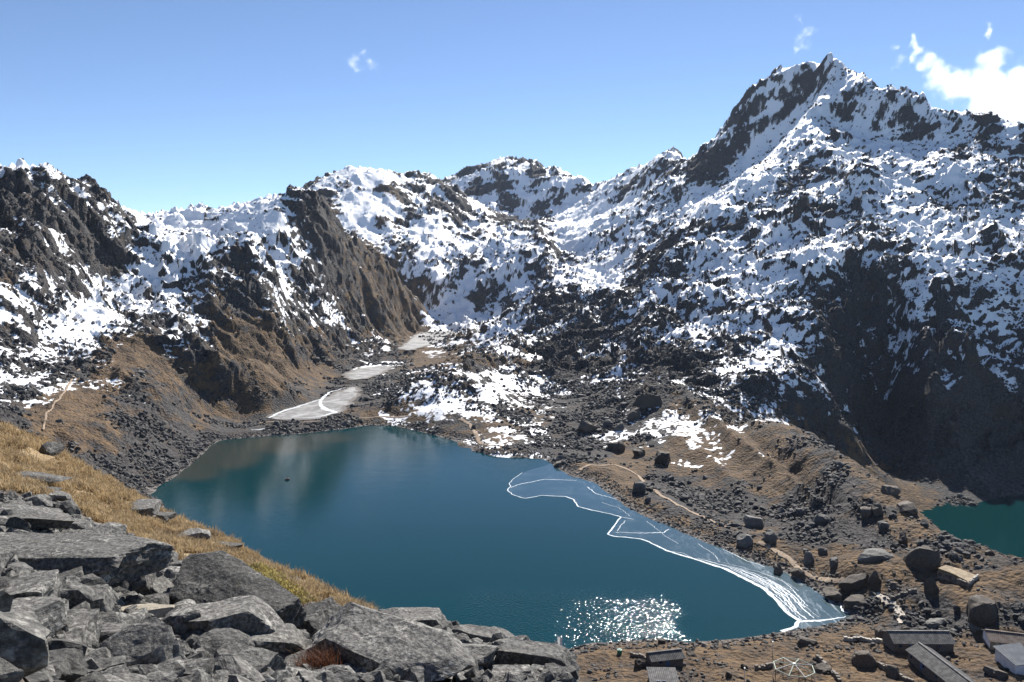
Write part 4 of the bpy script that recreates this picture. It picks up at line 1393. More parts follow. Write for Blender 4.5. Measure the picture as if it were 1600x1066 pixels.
# ------------------------------------------------------------------ scattered stones, thousands: one object each
def scatter(name, P, scale, rot, meshes, mat, label, cat):
    src = bpy.data.collections.new(name + "_shapes")
    for me in meshes:
        if not me.materials:
            me.materials.append(mat)
        so = bpy.data.objects.new(name + "_shape", me)
        src.objects.link(so)
    me = bpy.data.meshes.new(name)
    me.vertices.add(len(P))
    me.vertices.foreach_set("co", np.asarray(P, np.float32).ravel())
    a = me.attributes.new("size", 'FLOAT_VECTOR', 'POINT')
    a.data.foreach_set("vector", np.asarray(scale, np.float32).ravel())
    a = me.attributes.new("turn", 'FLOAT_VECTOR', 'POINT')
    a.data.foreach_set("vector", np.asarray(rot, np.float32).ravel())
    a = me.attributes.new("pick", 'INT', 'POINT')
    a.data.foreach_set("value", (np.arange(len(P)) * 7919 % 997 % len(meshes)).astype(np.int32))
    o = link(name, me)
    ng = bpy.data.node_groups.new(name, 'GeometryNodeTree')
    ng.interface.new_socket("Geometry", in_out='INPUT', socket_type='NodeSocketGeometry')
    ng.interface.new_socket("Geometry", in_out='OUTPUT', socket_type='NodeSocketGeometry')
    i_, o_ = ng.nodes.new('NodeGroupInput'), ng.nodes.new('NodeGroupOutput')
    ci = ng.nodes.new('GeometryNodeCollectionInfo')
    ci.inputs[0].default_value = src
    ci.inputs[1].default_value = True
    ci.inputs[2].default_value = True
    iop = ng.nodes.new('GeometryNodeInstanceOnPoints')
    iop.inputs["Pick Instance"].default_value = True

    def na(n, t):
        q = ng.nodes.new('GeometryNodeInputNamedAttribute')
        q.data_type = t
        q.inputs[0].default_value = n
        return q.outputs[0]
    L = ng.links.new
    L(i_.outputs[0], iop.inputs["Points"])
    L(ci.outputs[0], iop.inputs["Instance"])
    L(na("pick", 'INT'), iop.inputs["Instance Index"])
    L(na("turn", 'FLOAT_VECTOR'), iop.inputs["Rotation"])
    L(na("size", 'FLOAT_VECTOR'), iop.inputs["Scale"])
    L(iop.outputs[0], o_.inputs[0])
    m = o.modifiers.new("scatter", 'NODES')
    m.node_group = ng
    return tag(o, label, cat, kind="stuff")


def pick_ground(n, dens, seed):
    """n random ground positions with a chance proportional to area times dens (per grid vertex)"""
    r = np.random.default_rng(seed)
    area = (np.gradient(RR)[:, None] * RG * (TT[1] - TT[0]))
    w = (area * dens).ravel()
    c = np.cumsum(w)
    k = np.searchsorted(c, r.random(n) * c[-1])
    k = np.clip(k, 0, len(c) - 1)
    iy, ix = np.divmod(k, NCOL)
    th = TT[ix] + (r.random(n) - 0.5) * (TT[1] - TT[0])
    rad = RR[iy] * (1 + (r.random(n) - 0.5) * 0.003)
    x, y = rad * np.sin(th), rad * np.cos(th)
    return x, y, ground_z(x, y), k


small = [rock_mesh("scree_stone", 80 + k, 2, 6, 0.6, 0.05) for k in range(7)]
inv = (UU > -150) & (UU < 1750) & (VV < 1180) & ~INS
bare = np.clip(1.0 - 1.5 * GR, 0.03, 1) * np.clip(1.05 - 1.4 * SN, 0.0, 1)
pond = np.zeros(X.shape, bool)
for pz, P in PONDS:
    pond |= inside(poly_offset(P, 4), X, Y)
steep = np.clip(NRM[..., 2], 0, 1) > 0.6
clump = np.clip(0.45 + 1.6 * perlin(X / 26 + 7, Y / 26), 0.04, 1.5)
d1 = inv * bare ** 1.5 * clump ** 1.5 * steep * (~pond) * (RG < 1200) * (RG > 150) * np.where(RG < 240, 0.5, 1.0) * np.where(DSH < 2, 0, 1)
d1 *= (RG / 330.0) ** -0.7
x, y, z, k = pick_ground(62000, d1, 21)
r_ = np.random.default_rng(22)
sz = 0.45 + 1.3 * r_.random(len(x)) ** 3 + np.hypot(x, y) / 700 * r_.random(len(x))
sz[r_.random(len(x)) < 0.03] *= 1.9
flt = sstep(0.9, 1.2, ground_z(x, y)) * 0 + 1
sc3 = np.stack([sz, sz * r_.uniform(0.6, 1, len(x)), sz * r_.uniform(0.45, 0.95, len(x))], 1)
ro3 = np.stack([r_.normal(0, 0.35, len(x)), r_.normal(0, 0.35, len(x)), r_.uniform(0, 6.28, len(x))], 1)
scatter("scree", np.stack([x, y, z + sz * 0.12], 1), sc3, ro3, small, SCREE, "grey and dark scree boulders strewn over the slopes round the lake", "scree")
# shingle on the strand
d2 = inv * (DSH < 9) * (DSH > 0.2) * (RG > 150) * (RG < 600)
x, y, z, k = pick_ground(7000, d2, 31)
sz = 0.3 + 0.7 * r_.random(len(x)) ** 3
sc3 = np.stack([sz, sz * r_.uniform(0.6, 1, len(x)), sz * r_.uniform(0.45, 0.9, len(x))], 1)
ro3 = np.stack([r_.normal(0, 0.3, len(x)), r_.normal(0, 0.3, len(x)), r_.uniform(0, 6.28, len(x))], 1)
scatter("shore_stones", np.stack([x, y, z + sz * 0.1], 1), sc3, ro3, small, SCREE, "small stones scattered along the strand of the lake", "stones")
# stones strewn over the flat by the huts
d4 = inv * (RG > 165) * (RG < 330) * (DSH > 1) * np.clip(0.25 + 1.6 * perlin(X / 9 + 4, Y / 9) + 0.9 * perlin(X / 30, Y / 30 + 3), 0.02, 2.5)
x, y, z, k = pick_ground(11000, d4, 51)
sz = 0.18 + 0.75 * r_.random(len(x)) ** 4
sc3 = np.stack([sz, sz * r_.uniform(0.6, 1, len(x)), sz * r_.uniform(0.45, 0.9, len(x))], 1)
ro3 = np.stack([r_.normal(0, 0.3, len(x)), r_.normal(0, 0.3, len(x)), r_.uniform(0, 6.28, len(x))], 1)
scatter("ground_stones", np.stack([x, y, z + sz * 0.12], 1), sc3, ro3, small, SCREE, "loose stones strewn over the bare flat between the huts", "stones")
# shattered blocks lying on the snow slopes
d3 = inv * (RG > 480) * (RG < 1500) * (SN > 0.18) * np.clip(1.25 - SN, 0.1, 1) * np.clip(0.35 + 1.5 * perlin(X / 60 + 3, Y / 60 + 1) + 0.8 * perlin(X / 22, Y / 22), 0.02, 2) * (wgt > 0) * (RG / 800.0) ** -1.6
x, y, z, k = pick_ground(24000, d3, 41)
sz = (0.6 + 2.3 * r_.random(len(x)) ** 4) * (0.55 + np.hypot(x, y) / 1500)
sc3 = np.stack([sz, sz * r_.uniform(0.5, 1, len(x)), sz * r_.uniform(0.5, 1.1, len(x))], 1)
ro3 = np.stack([r_.normal(0, 0.4, len(x)), r_.normal(0, 0.4, len(x)), r_.uniform(0, 6.28, len(x))], 1)
scatter("blocks", np.stack([x, y, z + sz * 0.15], 1), sc3, ro3, small, SCREE, "dark shattered blocks sticking out of the snow on the mountain slopes", "blocks")
# rubble between the near boulders
th, lr = rr.uniform(-0.66, 0.12, 24000), rr.uniform(math.log(5.5), math.log(26), 24000)
x, y = np.exp(lr) * np.sin(th), np.exp(lr) * np.cos(th)
z = near_z(x, y)
u, v = project(x, y, z)
m = inside(ROCK_POLY, u, v)
x, y, z = x[m], y[m], z[m]
sz = 0.05 + 0.16 * rr.random(len(x)) ** 2
sc3 = np.stack([sz, sz * rr.uniform(0.6, 1, len(x)), sz * rr.uniform(0.4, 0.9, len(x))], 1)
ro3 = np.stack([rr.normal(0, 0.4, len(x)), rr.normal(0, 0.4, len(x)), rr.uniform(0, 6.28, len(x))], 1)
n_ = len(x)
mid = rr.random(n_) < 0.13
sz = np.where(mid, rr.uniform(0.16, 0.34, n_), sz)
sc3 = np.stack([sz, sz * rr.uniform(0.6, 1, n_), sz * rr.uniform(0.45, 0.9, n_)], 1)
near_small = [rock_mesh("rubble_stone", 120 + k, 2, 6, 0.8, 0.05) for k in range(6)]
scatter("rubble", np.stack([x, y, z + sz * 0.1], 1), sc3, ro3, near_small, STONE, "small rubble filling the gaps between the near boulders", "rubble")


# ------------------------------------------------------------------ turf
def blade_mesh(name, seed, n, hgt, spread, width):
    r = np.random.default_rng(seed)
    vs, fs = [], []
    for _ in range(n):
        a = r.uniform(0, 6.28)
        bx, by = r.normal(0, spread * 0.4, 2)
        h = hgt * r.uniform(0.55, 1.1)
        lx, ly = math.cos(a) * h * r.uniform(0.2, 0.8), math.sin(a) * h * r.uniform(0.2, 0.8)
        px, py = -math.sin(a) * width, math.cos(a) * width
        b = len(vs)
        vs += [(bx - px, by - py, 0), (bx + px, by + py, 0), (bx + lx * 0.4 + px * 0.7, by + ly * 0.4 + py * 0.7, h * 0.65), (bx + lx * 0.4 - px * 0.7, by + ly * 0.4 - py * 0.7, h * 0.65), (bx + lx, by + ly, h * 0.92)]
        fs += [(b, b + 1, b + 2, b + 3), (b + 3, b + 2, b + 4)]
    me = bpy.data.meshes.new(name)
    me.from_pydata(vs, [], fs)
    return me


def turf_material(name, a, b, c):
    t = NT_(name)
    oi = t.n("ShaderNodeObjectInfo")
    geo = t.n("ShaderNodeNewGeometry")
    n = t.noise(0.8, 4, 0.6, geo.outputs["Position"])
    col = t.mix(oi.outputs["Random"], a, b)
    col = t.mix(t.step(0.52, 0.68, n), col, c)
    t.base(col, 0.8)
    tr = t.n("ShaderNodeBsdfTranslucent")
    t.link(col, tr.inputs[0])
    mx = t.n("ShaderNodeMixShader")
    mx.inputs[0].default_value = 0.35
    t.link(t.b.outputs[0], mx.inputs[1])
    t.link(tr.outputs[0], mx.inputs[2])
    out = [q for q in t.t.nodes if q.type == 'OUTPUT_MATERIAL'][0]
    t.link(mx.outputs[0], out.inputs[0])
    return t.m


TURF = turf_material("dry_grass", (0.33, 0.235, 0.125), (0.54, 0.42, 0.25), (0.20, 0.14, 0.085))
RED = turf_material("red_brown_grass", (0.13, 0.055, 0.03), (0.20, 0.09, 0.045), (0.09, 0.045, 0.03))
MOSS = turf_material("yellow_moss", (0.36, 0.30, 0.10), (0.46, 0.38, 0.15), (0.27, 0.21, 0.08))
th, lr = rr.uniform(-0.70, -0.05, 150000), rr.uniform(math.log(10), math.log(50), 150000)
x, y = np.exp(lr) * np.sin(th), np.exp(lr) * np.cos(th)
z = near_z(x, y)
u, v = project(x, y, z)
gpat = perlin(x / 1.4, y / 1.4) + 0.6 * perlin(x / 0.5, y / 0.5)
m = inside(GRASS_POLY, u, v) & (gpat > -0.22)
x, y, z = x[m], y[m], z[m]
rad = np.hypot(x, y)
tufts = [blade_mesh("grass_tuft", 200 + k, 11, 0.26, 0.16, 0.012) for k in range(5)]
sc = (0.55 + 0.7 * rr.random(len(x))) * (0.7 + rad / 80)
scatter("grass", np.stack([x, y, z - 0.01], 1), np.stack([sc, sc, sc * rr.uniform(0.6, 1.1, len(x))], 1), np.stack([rr.normal(0, 0.15, len(x)), rr.normal(0, 0.15, len(x)), rr.uniform(0, 6.28, len(x))], 1), tufts, TURF, "dry golden grass covering the near slope above the lake", "grass")
MOSS_POLY = np.array([(375, 898), (400, 892), (430, 905), (470, 935), (490, 950), (470, 955), (445, 935), (415, 915), (385, 905)], float)
th, lr = rr.uniform(-0.36, -0.2, 60000), rr.uniform(math.log(14), math.log(32), 60000)
x, y = np.exp(lr) * np.sin(th), np.exp(lr) * np.cos(th)
z = near_z(x, y)
u, v = project(x, y, z)
m = inside(MOSS_POLY, u, v)
x, y, z = x[m][:3500], y[m][:3500], z[m][:3500]
mt = [blade_mesh("moss_tuft", 230 + k, 16, 0.12, 0.14, 0.02) for k in range(3)]
sc = 0.8 + 0.8 * rr.random(len(x))
scatter("moss", np.stack([x, y, z + 0.02], 1), np.stack([sc] * 3, 1), np.stack([x * 0, x * 0, rr.uniform(0, 6.28, len(x))], 1), mt, MOSS, "yellow moss cushion along the top edge of the broad tilted slab", "moss")
for k, (u, v, w, nb, mat, lab) in enumerate(((497, 1052, 62, 420, RED, "red brown grass tuft between boulders at the bottom edge"), (180, 909, 22, 90, TURF, "thin straw tuft under the end of the long slab"), (482, 968, 28, 130, RED, "rusty grass patch beside the dark leaning slab"), (528, 1000, 26, 120, RED, "rusty tuft on top of the largest leaning boulder"))):
    g = near_spot(u, v + 8)
    px = (g - Vector((0, 0, H))).length / FPX
    me = blade_mesh("grass_tuft", 260 + k, nb, w * px * 0.55, w * px * 0.55, 0.005)
    me.materials.append(mat)
    o = link("grass_tuft", me)
    o.location = g + Vector((0, 0, 0.25 if k in (2, 3) else 0.08))
    tag(o, lab, "grass tuft")


# ------------------------------------------------------------------ huts by the shore
class MB:
    """collects boxes and bars, then links them as one mesh"""

    def __init__(self):
        self.v, self.f = [], []

    def box(self, c, s, rz=0.0):
        b = len(self.v)
        ca, sa = math.cos(rz), math.sin(rz)
        for dz in (-0.5, 0.5):
            for dx, dy in ((-0.5, -0.5), (0.5, -0.5), (0.5, 0.5), (-0.5, 0.5)):
                x, y = dx * s[0], dy * s[1]
                self.v.append((c[0] + ca * x - sa * y, c[1] + sa * x + ca * y, c[2] + dz * s[2]))
        self.f += [tuple(b + i for i in q) for q in ((0, 3, 2, 1), (4, 5, 6, 7), (0, 1, 5, 4), (1, 2, 6, 5), (2, 3, 7, 6), (3, 0, 4, 7))]
        return self

    def bar(self, p, q, r, n=6):
        p, q = Vector(p), Vector(q)
        d = (q - p).normalized()
        a = d.orthogonal().normalized()
        c = d.cross(a)
        b = len(self.v)
        for e in (p, q):
            for k in range(n):
                t = 2 * math.pi * k / n
                self.v.append(tuple(e + a * (math.cos(t) * r) + c * (math.sin(t) * r)))
        self.f += [(b + k, b + (k + 1) % n, b + n + (k + 1) % n, b + n + k) for k in range(n)]
        self.f += [tuple(b + k for k in range(n))[::-1], tuple(b + n + k for k in range(n))]
        return self

    def prism(self, poly, y0, y1):
        """polygon in the x-z plane pushed from y0 to y1"""
        b, n = len(self.v), len(poly)
        for y in (y0, y1):
            self.v += [(x, y, z) for x, z in poly]
        self.f += [(b + k, b + (k + 1) % n, b + n + (k + 1) % n, b + n + k) for k in range(n)]
        self.f += [tuple(b + k for k in range(n))[::-1], tuple(b + n + k for k in range(n))]
        return self

    def build(self, name, mat, parent=None):
        me = bpy.data.meshes.new(name)
        me.from_pydata(self.v, [], self.f)
        bm = bmesh.new()
        bm.from_mesh(me)
        bmesh.ops.recalc_face_normals(bm, faces=bm.faces[:])
        bm.to_mesh(me)
        bm.free()
        return link(name, me, mat, parent)


def thing(name, label, cat, loc, rz=0.0, group=None):
    o = bpy.data.objects.new(name, None)
    o.empty_display_size = 0.5
    COL.objects.link(o)
    o.location = loc
    o.rotation_euler = (0, 0, rz)
    return tag(o, label, cat, group)


def simple(name, a, b, scale, rough=0.8, bump=0.02, metal=0.0, lo=0.35, hi=0.65):
    t = NT_(name)
    n = t.noise(scale, 5, 0.62)
    t.base(t.mix(t.step(lo, hi, n), a, b), rough, t.bump(n, bump, 0.7))
    t.b.inputs["Metallic"].default_value = metal
    return t.m


def masonry(name, a, b, mortar):
    t = NT_(name)
    e = t.voro(2.6, None, 'DISTANCE_TO_EDGE')
    n = t.noise(3.5, 4, 0.6)
    c = t.mix(t.step(0.3, 0.7, n), a, b)
    c = t.mix(t.step(0.06, 0.0, e), c, mortar)
    return t.base(c, 0.92, t.bump(t.math('MINIMUM', e, 0.12), 0.5, 0.9))


WALL = masonry("rubble_masonry", (0.09, 0.08, 0.072), (0.21, 0.19, 0.17), (0.05, 0.045, 0.04))
WHITEWASH = simple("whitewash", (0.62, 0.62, 0.64), (0.78, 0.78, 0.79), 1.5)
TIN = simple("weathered_tin", (0.075, 0.074, 0.073), (0.15, 0.145, 0.14), 0.9, 0.8, 0.01, 0.25)
TIN_BROWN = simple("rusty_tin", (0.10, 0.075, 0.062), (0.17, 0.14, 0.12), 0.7, 0.8, 0.01, 0.15)
TIN_BLUE = simple("blue_grey_tin", (0.10, 0.11, 0.125), (0.15, 0.16, 0.175), 0.5, 0.8, 0.01, 0.2)
WOOD = simple("old_timber", (0.06, 0.045, 0.033), (0.14, 0.105, 0.075), 3.0)
BLUE = simple("blue_paint", (0.05, 0.10, 0.22), (0.08, 0.14, 0.28), 2.0, 0.5)
GLASS = NT_("dark_glass").base((0.02, 0.025, 0.03), 0.1)
GREENP = simple("pale_green_paint", (0.42, 0.50, 0.40), (0.60, 0.66, 0.56), 2.0, 0.5)
WHITEP = simple("white_painted_pole", (0.62, 0.62, 0.58), (0.75, 0.75, 0.72), 2.0, 0.5)
CLOTH = simple("white_flag_cloth", (0.74, 0.74, 0.74), (0.82, 0.82, 0.82), 1.0, 0.9)
TANK = simple("green_plastic", (0.02, 0.16, 0.11), (0.03, 0.22, 0.15), 2.0, 0.4)


def roof_slope(mb, L, x0, z0, x1, z1, th, rib=0.45):
    """one corrugated slope: ridge line at (x0, z0), eave at (x1, z1), length L along local y; x is across"""
    n = max(8, int(L / rib) * 2)
    b = len(mb.v)
    for k in range(n + 1):
        y = -L / 2 + L * k / n
        up = 0.07 if k % 2 else 0.0
        for (x, z) in ((x0, z0), (x1, z1)):
            mb.v.append((x, y, z + up))
        for (x, z) in ((x1, z1), (x0, z0)):
            mb.v.append((x, y, z - th))
    for k in range(n):
        a, c = b + 4 * k, b + 4 * k + 4
        mb.f += [(a, a + 1, c + 1, c), (a + 1, a + 2, c + 2, c + 1), (a + 2, a + 3, c + 3, c + 2), (a + 3, a, c, c + 3)]
    mb.f += [(b, b + 3, b + 2, b + 1), (b + 4 * n, b + 4 * n + 1, b + 4 * n + 2, b + 4 * n + 3)]


def hut(name, label, c, yaw, L, Wd, wall_h, rise, roof, wall=WALL, gable=None, mono=False, doors=1, windows=2, cat="hut"):
    """long low hut; local y runs along the ridge; the +x side looks to the camera"""
    t = thing(name, label, cat, c, yaw)
    w2, l2 = Wd / 2, L / 2
    if mono:
        poly = [(-w2, -1.2), (w2, -1.2), (w2, wall_h), (-w2, wall_h + rise)]
    else:
        poly = [(-w2, -1.2), (w2, -1.2), (w2, wall_h), (0, wall_h + rise), (-w2, wall_h)]
    MB().prism(poly, -l2, l2).build("wall", wall, t)
    if gable:
        for s in (-1, 1):
            gp = [(x * 0.98, max(z, 0.1)) for x, z in poly]
            MB().prism(gp, s * (l2 + 0.01), s * (l2 + 0.07)).build("gable_wall", gable, t)
    ov = 0.45
    if mono:
        mb = MB()
        sl = rise / Wd
        roof_slope(mb, L + 2 * ov, -w2 - ov, wall_h + rise + sl * ov + 0.16, w2 + ov, wall_h - sl * ov + 0.16, 0.08)
        mb.build("roof", roof, t)
    else:
        sl = rise / w2
        for s in (-1, 1):
            mb = MB()
            roof_slope(mb, L + 2 * ov, 0.02 * s, wall_h + rise + 0.16, s * (w2 + ov), wall_h - sl * ov + 0.16, 0.08)
            mb.build("roof", roof, t)
        MB().box((0, 0, wall_h + rise + 0.26), (0.5, L + 2 * ov, 0.06)).build("ridge_cap", roof, t)
    for k in range(doors):
        y = -l2 + L * (k + 0.6) / (doors + 0.2)
        d = MB().box((w2 + 0.03, y, 0.85), (0.08, 0.9, 1.75)).build("door", WOOD if k % 2 else BLUE, t)
        MB().box((w2 + 0.10, y + 0.32, 0.9), (0.06, 0.06, 0.14)).build("handle", TIN, d)
    for k in range(windows):
        y = -l2 + L * (k + 0.3) / (windows + 0.1)
        f = MB()
        for dy in (-0.45, 0.45):
            f.box((w2 + 0.03, y + dy, 1.25), (0.08, 0.08, 0.8))
        for dz in (-0.4, 0.4):
            f.box((w2 + 0.035, y, 1.25 + dz), (0.09, 0.98, 0.08))
        fo = f.build("window", BLUE, t)
        MB().box((w2 + 0.012, y, 1.25), (0.03, 0.82, 0.72)).build("pane", GLASS, fo)
    return t


def between(a, b):
    A_, B_ = spot(*a), spot(*b)
    c = (A_ + B_) / 2
    c.z = float(ground_z(np.array([c.x]), np.array([c.y]))[0])
    d = B_ - A_
    yaw = math.atan2(d.y, d.x) - math.pi / 2       # local y along the line
    n = Vector((math.cos(yaw), math.sin(yaw)))     # local x
    if n.x * -c.x + n.y * -c.y < 0:
        yaw += math.pi
    return c, yaw, math.hypot(d.x, d.y)


c, yaw, L = between((1388, 1013), (1479, 1008))
hut("long_hut", "long hut with ribbed grey tin roof, upper one above the diagonal hut", c + Vector((0, 0, 0.1)), yaw, L, 6.4, 2.0, 1.5, TIN, doors=2, windows=3)
c, yaw, L = between((1436, 1030), (1522, 1082))
hut("long_hut", "grey tin roofed hut lying diagonally at the bottom right", c + Vector((0, 0, 0.2)), yaw, L, 6.0, 2.2, 1.5, TIN, doors=2, windows=4)
c, yaw, L = between((1541, 1008), (1660, 1010))
hut("long_hut", "brown tin roofed hut with a whitewashed gable end at the right edge", c + Vector((0, 0, 0.1)), yaw, L, 6.0, 2.0, 1.3, TIN_BROWN, WALL, WHITEWASH, doors=2, windows=2)
c, yaw, L = between((1570, 1044), (1608, 1040))
hut("shed", "small shed with a smooth blue grey sloping roof at the right edge", c + Vector((0, 0, 0.1)), yaw, L, 6.0, 2.1, 1.3, TIN_BLUE, WHITEWASH, mono=True, doors=1, windows=0, cat="shed")
c, yaw, L = between((1014, 1037), (1062, 1034))
hut("hut", "lone small hut with a grey ribbed roof close to the water", c + Vector((0, 0, 0.1)), yaw, L, 4.0, 1.7, 1.0, TIN, WALL, doors=1, windows=1)
c, yaw, L = between((1015, 1066), (1055, 1066))
hut("hut", "low dark roofed hut at the bottom edge below the lone hut", c, yaw, L, 4.4, 1.4, 0.7, TIN, WALL, mono=True, doors=1, windows=1)

# eight sided frame dome of pale green poles
c = spot(1240, 1062)
t = thing("frame_dome", "open eight sided frame dome of pale green poles near the shore", "frame dome", c, 0.2)
R8, Hr = 4.7, 3.0
ring = [(R8 * math.cos(math.pi * k / 4), R8 * math.sin(math.pi * k / 4), Hr) for k in range(8)]
hub = (0, 0, Hr + 0.9)
for k in range(8):
    p, q = ring[k], ring[(k + 1) % 8]
    MB().bar(p, q, 0.11).build("ring_beam", GREENP, t)
    MB().bar(p, hub, 0.10).build("rafter", GREENP if k % 2 else WHITEP, t)
    MB().bar((p[0] * 1.02, p[1] * 1.02, -0.6), p, 0.09).build("post", WHITEP if k % 2 else WOOD, t)
    MB().bar((p[0], p[1], 0.4), (q[0], q[1], Hr * 0.95), 0.045).build("brace", WOOD, t)
MB().bar((0, 0, Hr + 0.7), (0, 0, Hr + 1.05), 0.3, 10).build("hub", GREENP, t)


# ------------------------------------------------------------------ dry stone walls, terrace, poles, tank
def stone_wall(label, pts_uv, hgt, thick, mat, seed, name="stone_wall", cat="stone wall"):
    P = np.array([(p.x, p.y) for p in (spot(u, v) for u, v in pts_uv)])
    seg = np.hypot(*np.diff(P, axis=0).T)
    tl = np.concatenate([[0], np.cumsum(seg)])
    r = np.random.default_rng(seed)
    mb = MB()
    s_ = 0.0
    root = thing(name, label, cat, (P[0, 0], P[0, 1], float(ground_z(P[:1, 0], P[:1, 1])[0])))
    z0 = root.location.z
    while s_ < tl[-1]:
        w = r.uniform(0.5, 1.0)
        x, y = np.interp(s_ + w / 2, tl, P[:, 0]), np.interp(s_ + w / 2, tl, P[:, 1])
        x2, y2 = np.interp(s_ + w, tl, P[:, 0]), np.interp(s_ + w, tl, P[:, 1])
        x1, y1 = np.interp(s_, tl, P[:, 0]), np.interp(s_, tl, P[:, 1])
        a = math.atan2(y2 - y1, x2 - x1)
        gz = float(ground_z(np.array([x]), np.array([y]))[0]) - 0.3
        h = 0.0
        top = hgt * r.uniform(0.7, 1.15) + 0.3
        while h < top:
            hh = r.uniform(0.22, 0.42)
            mb.box((x + r.normal(0, 0.05) - P[0, 0], y + r.normal(0, 0.05) - P[0, 1], gz + h + hh / 2 - z0), (w * 0.97, thick * r.uniform(0.75, 1.1), hh * 0.94), a + r.normal(0, 0.06))
            h += hh
        s_ += w
    o = mb.build("stones", mat, root)
    o["kind"] = "stuff"
    return root


WSTONE = simple("wall_stone", (0.10, 0.085, 0.07), (0.24, 0.21, 0.18), 0.8)
WPALE = simple("pale_wall_stone", (0.30, 0.27, 0.23), (0.52, 0.48, 0.42), 0.8)
ter = stone_wall("dark retaining wall along the front of the grassy stone terrace", [(1465, 903), (1488, 909), (1513, 917)], 1.3, 0.6, WSTONE, 1)
stone_wall("short pale wall closing the right end of the stone terrace", [(1514, 917), (1520, 910), (1527, 904)], 1.0, 0.5, WPALE, 2)
_q = [spot(*p) for p in ((1465, 902), (1477, 893), (1502, 896), (1527, 903), (1513, 915), (1488, 907))]
_zt = max(p.z for p in _q) + 0.55
_o = ter.location
mb = MB()
mb.v = [(p.x - _o.x, p.y - _o.y, _zt - _o.z) for p in _q] + [(p.x - _o.x, p.y - _o.y, p.z - 1.0 - _o.z) for p in _q]
mb.f = [tuple(range(6))] + [(i, (i + 1) % 6, 6 + (i + 1) % 6, 6 + i) for i in range(6)]
mb.build("turf_top", simple("terrace_turf", (0.16, 0.115, 0.065), (0.30, 0.23, 0.14), 0.6), ter)
stone_wall("low wall along the path in front of the dark boulders", [(1392, 938), (1410, 931), (1430, 926)], 0.9, 0.6, WSTONE, 3)
stone_wall("pale broken wall between the ice tip and the long hut", [(1318, 1001), (1345, 1001), (1375, 1004)], 0.8, 0.7, WPALE, 4)
stone_wall("long ruined wall running down to the bottom edge left of the big brown boulder", [(1276, 1030), (1292, 1045), (1312, 1066)], 0.9, 0.8, WSTONE, 5)
stone_wall("ruined wall running from the big brown boulder to the bottom edge", [(1372, 1040), (1395, 1052), (1425, 1070)], 0.9, 0.8, WSTONE, 6)
stone_wall("dark low wall by the frame dome", [(1180, 1046), (1196, 1044), (1208, 1040)], 0.7, 0.6, WSTONE, 7)
stone_wall("low rubble wall beside the lone small hut", [(985, 1024), (1000, 1026), (1012, 1032)], 0.6, 0.6, WSTONE, 8)
for k, (u, v, hp) in enumerate(((867, 1022, 3.6), (871, 1020, 4.6), (875, 1021, 4.2))):
    g = spot(u, v)
    t = thing("prayer_flag_pole", ("shorter leftmost of three white prayer flags at the end of the rock pile", "tallest of three white prayer flags at the end of the rock pile", "rightmost of three white prayer flags at the end of the rock pile")[k], "flag pole", g, 0.3 * k, "white prayer flags on the beach")
    MB().bar((0, 0, -0.3), (0, 0, hp), 0.06).build("pole", WHITEP, t)
    mb = MB()
    n = 8
    for j in range(n):
        z0, z1 = hp * (0.35 + 0.6 * j / n), hp * (0.35 + 0.6 * (j + 1) / n)
        o1, o2 = 0.14 * math.sin(j * 1.3 + k), 0.14 * math.sin((j + 1) * 1.3 + k)
        b = len(mb.v)
        mb.v += [(0.07, 0, z0), (0.75, o1, z0 - 0.05), (0.75, o2, z1 - 0.05), (0.07, 0, z1)]
        mb.f += [(b, b + 1, b + 2, b + 3)]
    mb.build("flag", CLOTH, t)
for u, v, hp, lab in ((1207, 1022, 3.2, "thin pale pole standing left of the frame dome"), (1163, 1066, 3.4, "thin pale pole at the bottom edge left of the frame dome")):
    g = spot(u, v)
    t = thing("pole", lab, "pole", g)
    MB().bar((0, 0, -0.3), (0, 0, hp), 0.09).build("shaft", WHITEP, t)
    MB().box((0, 0, hp), (0.3, 0.3, 0.08)).build("cap", WHITEP, t)
g = spot(968, 1022)
t = thing("water_tank", "small green water tank on the near beach", "water tank", g)
MB().bar((0, 0, -0.1), (0, 0, 1.15), 0.62, 14).build("barrel", TANK, t)
MB().bar((0, 0, 1.15), (0, 0, 1.30), 0.34, 12).build("lid", TANK, t)


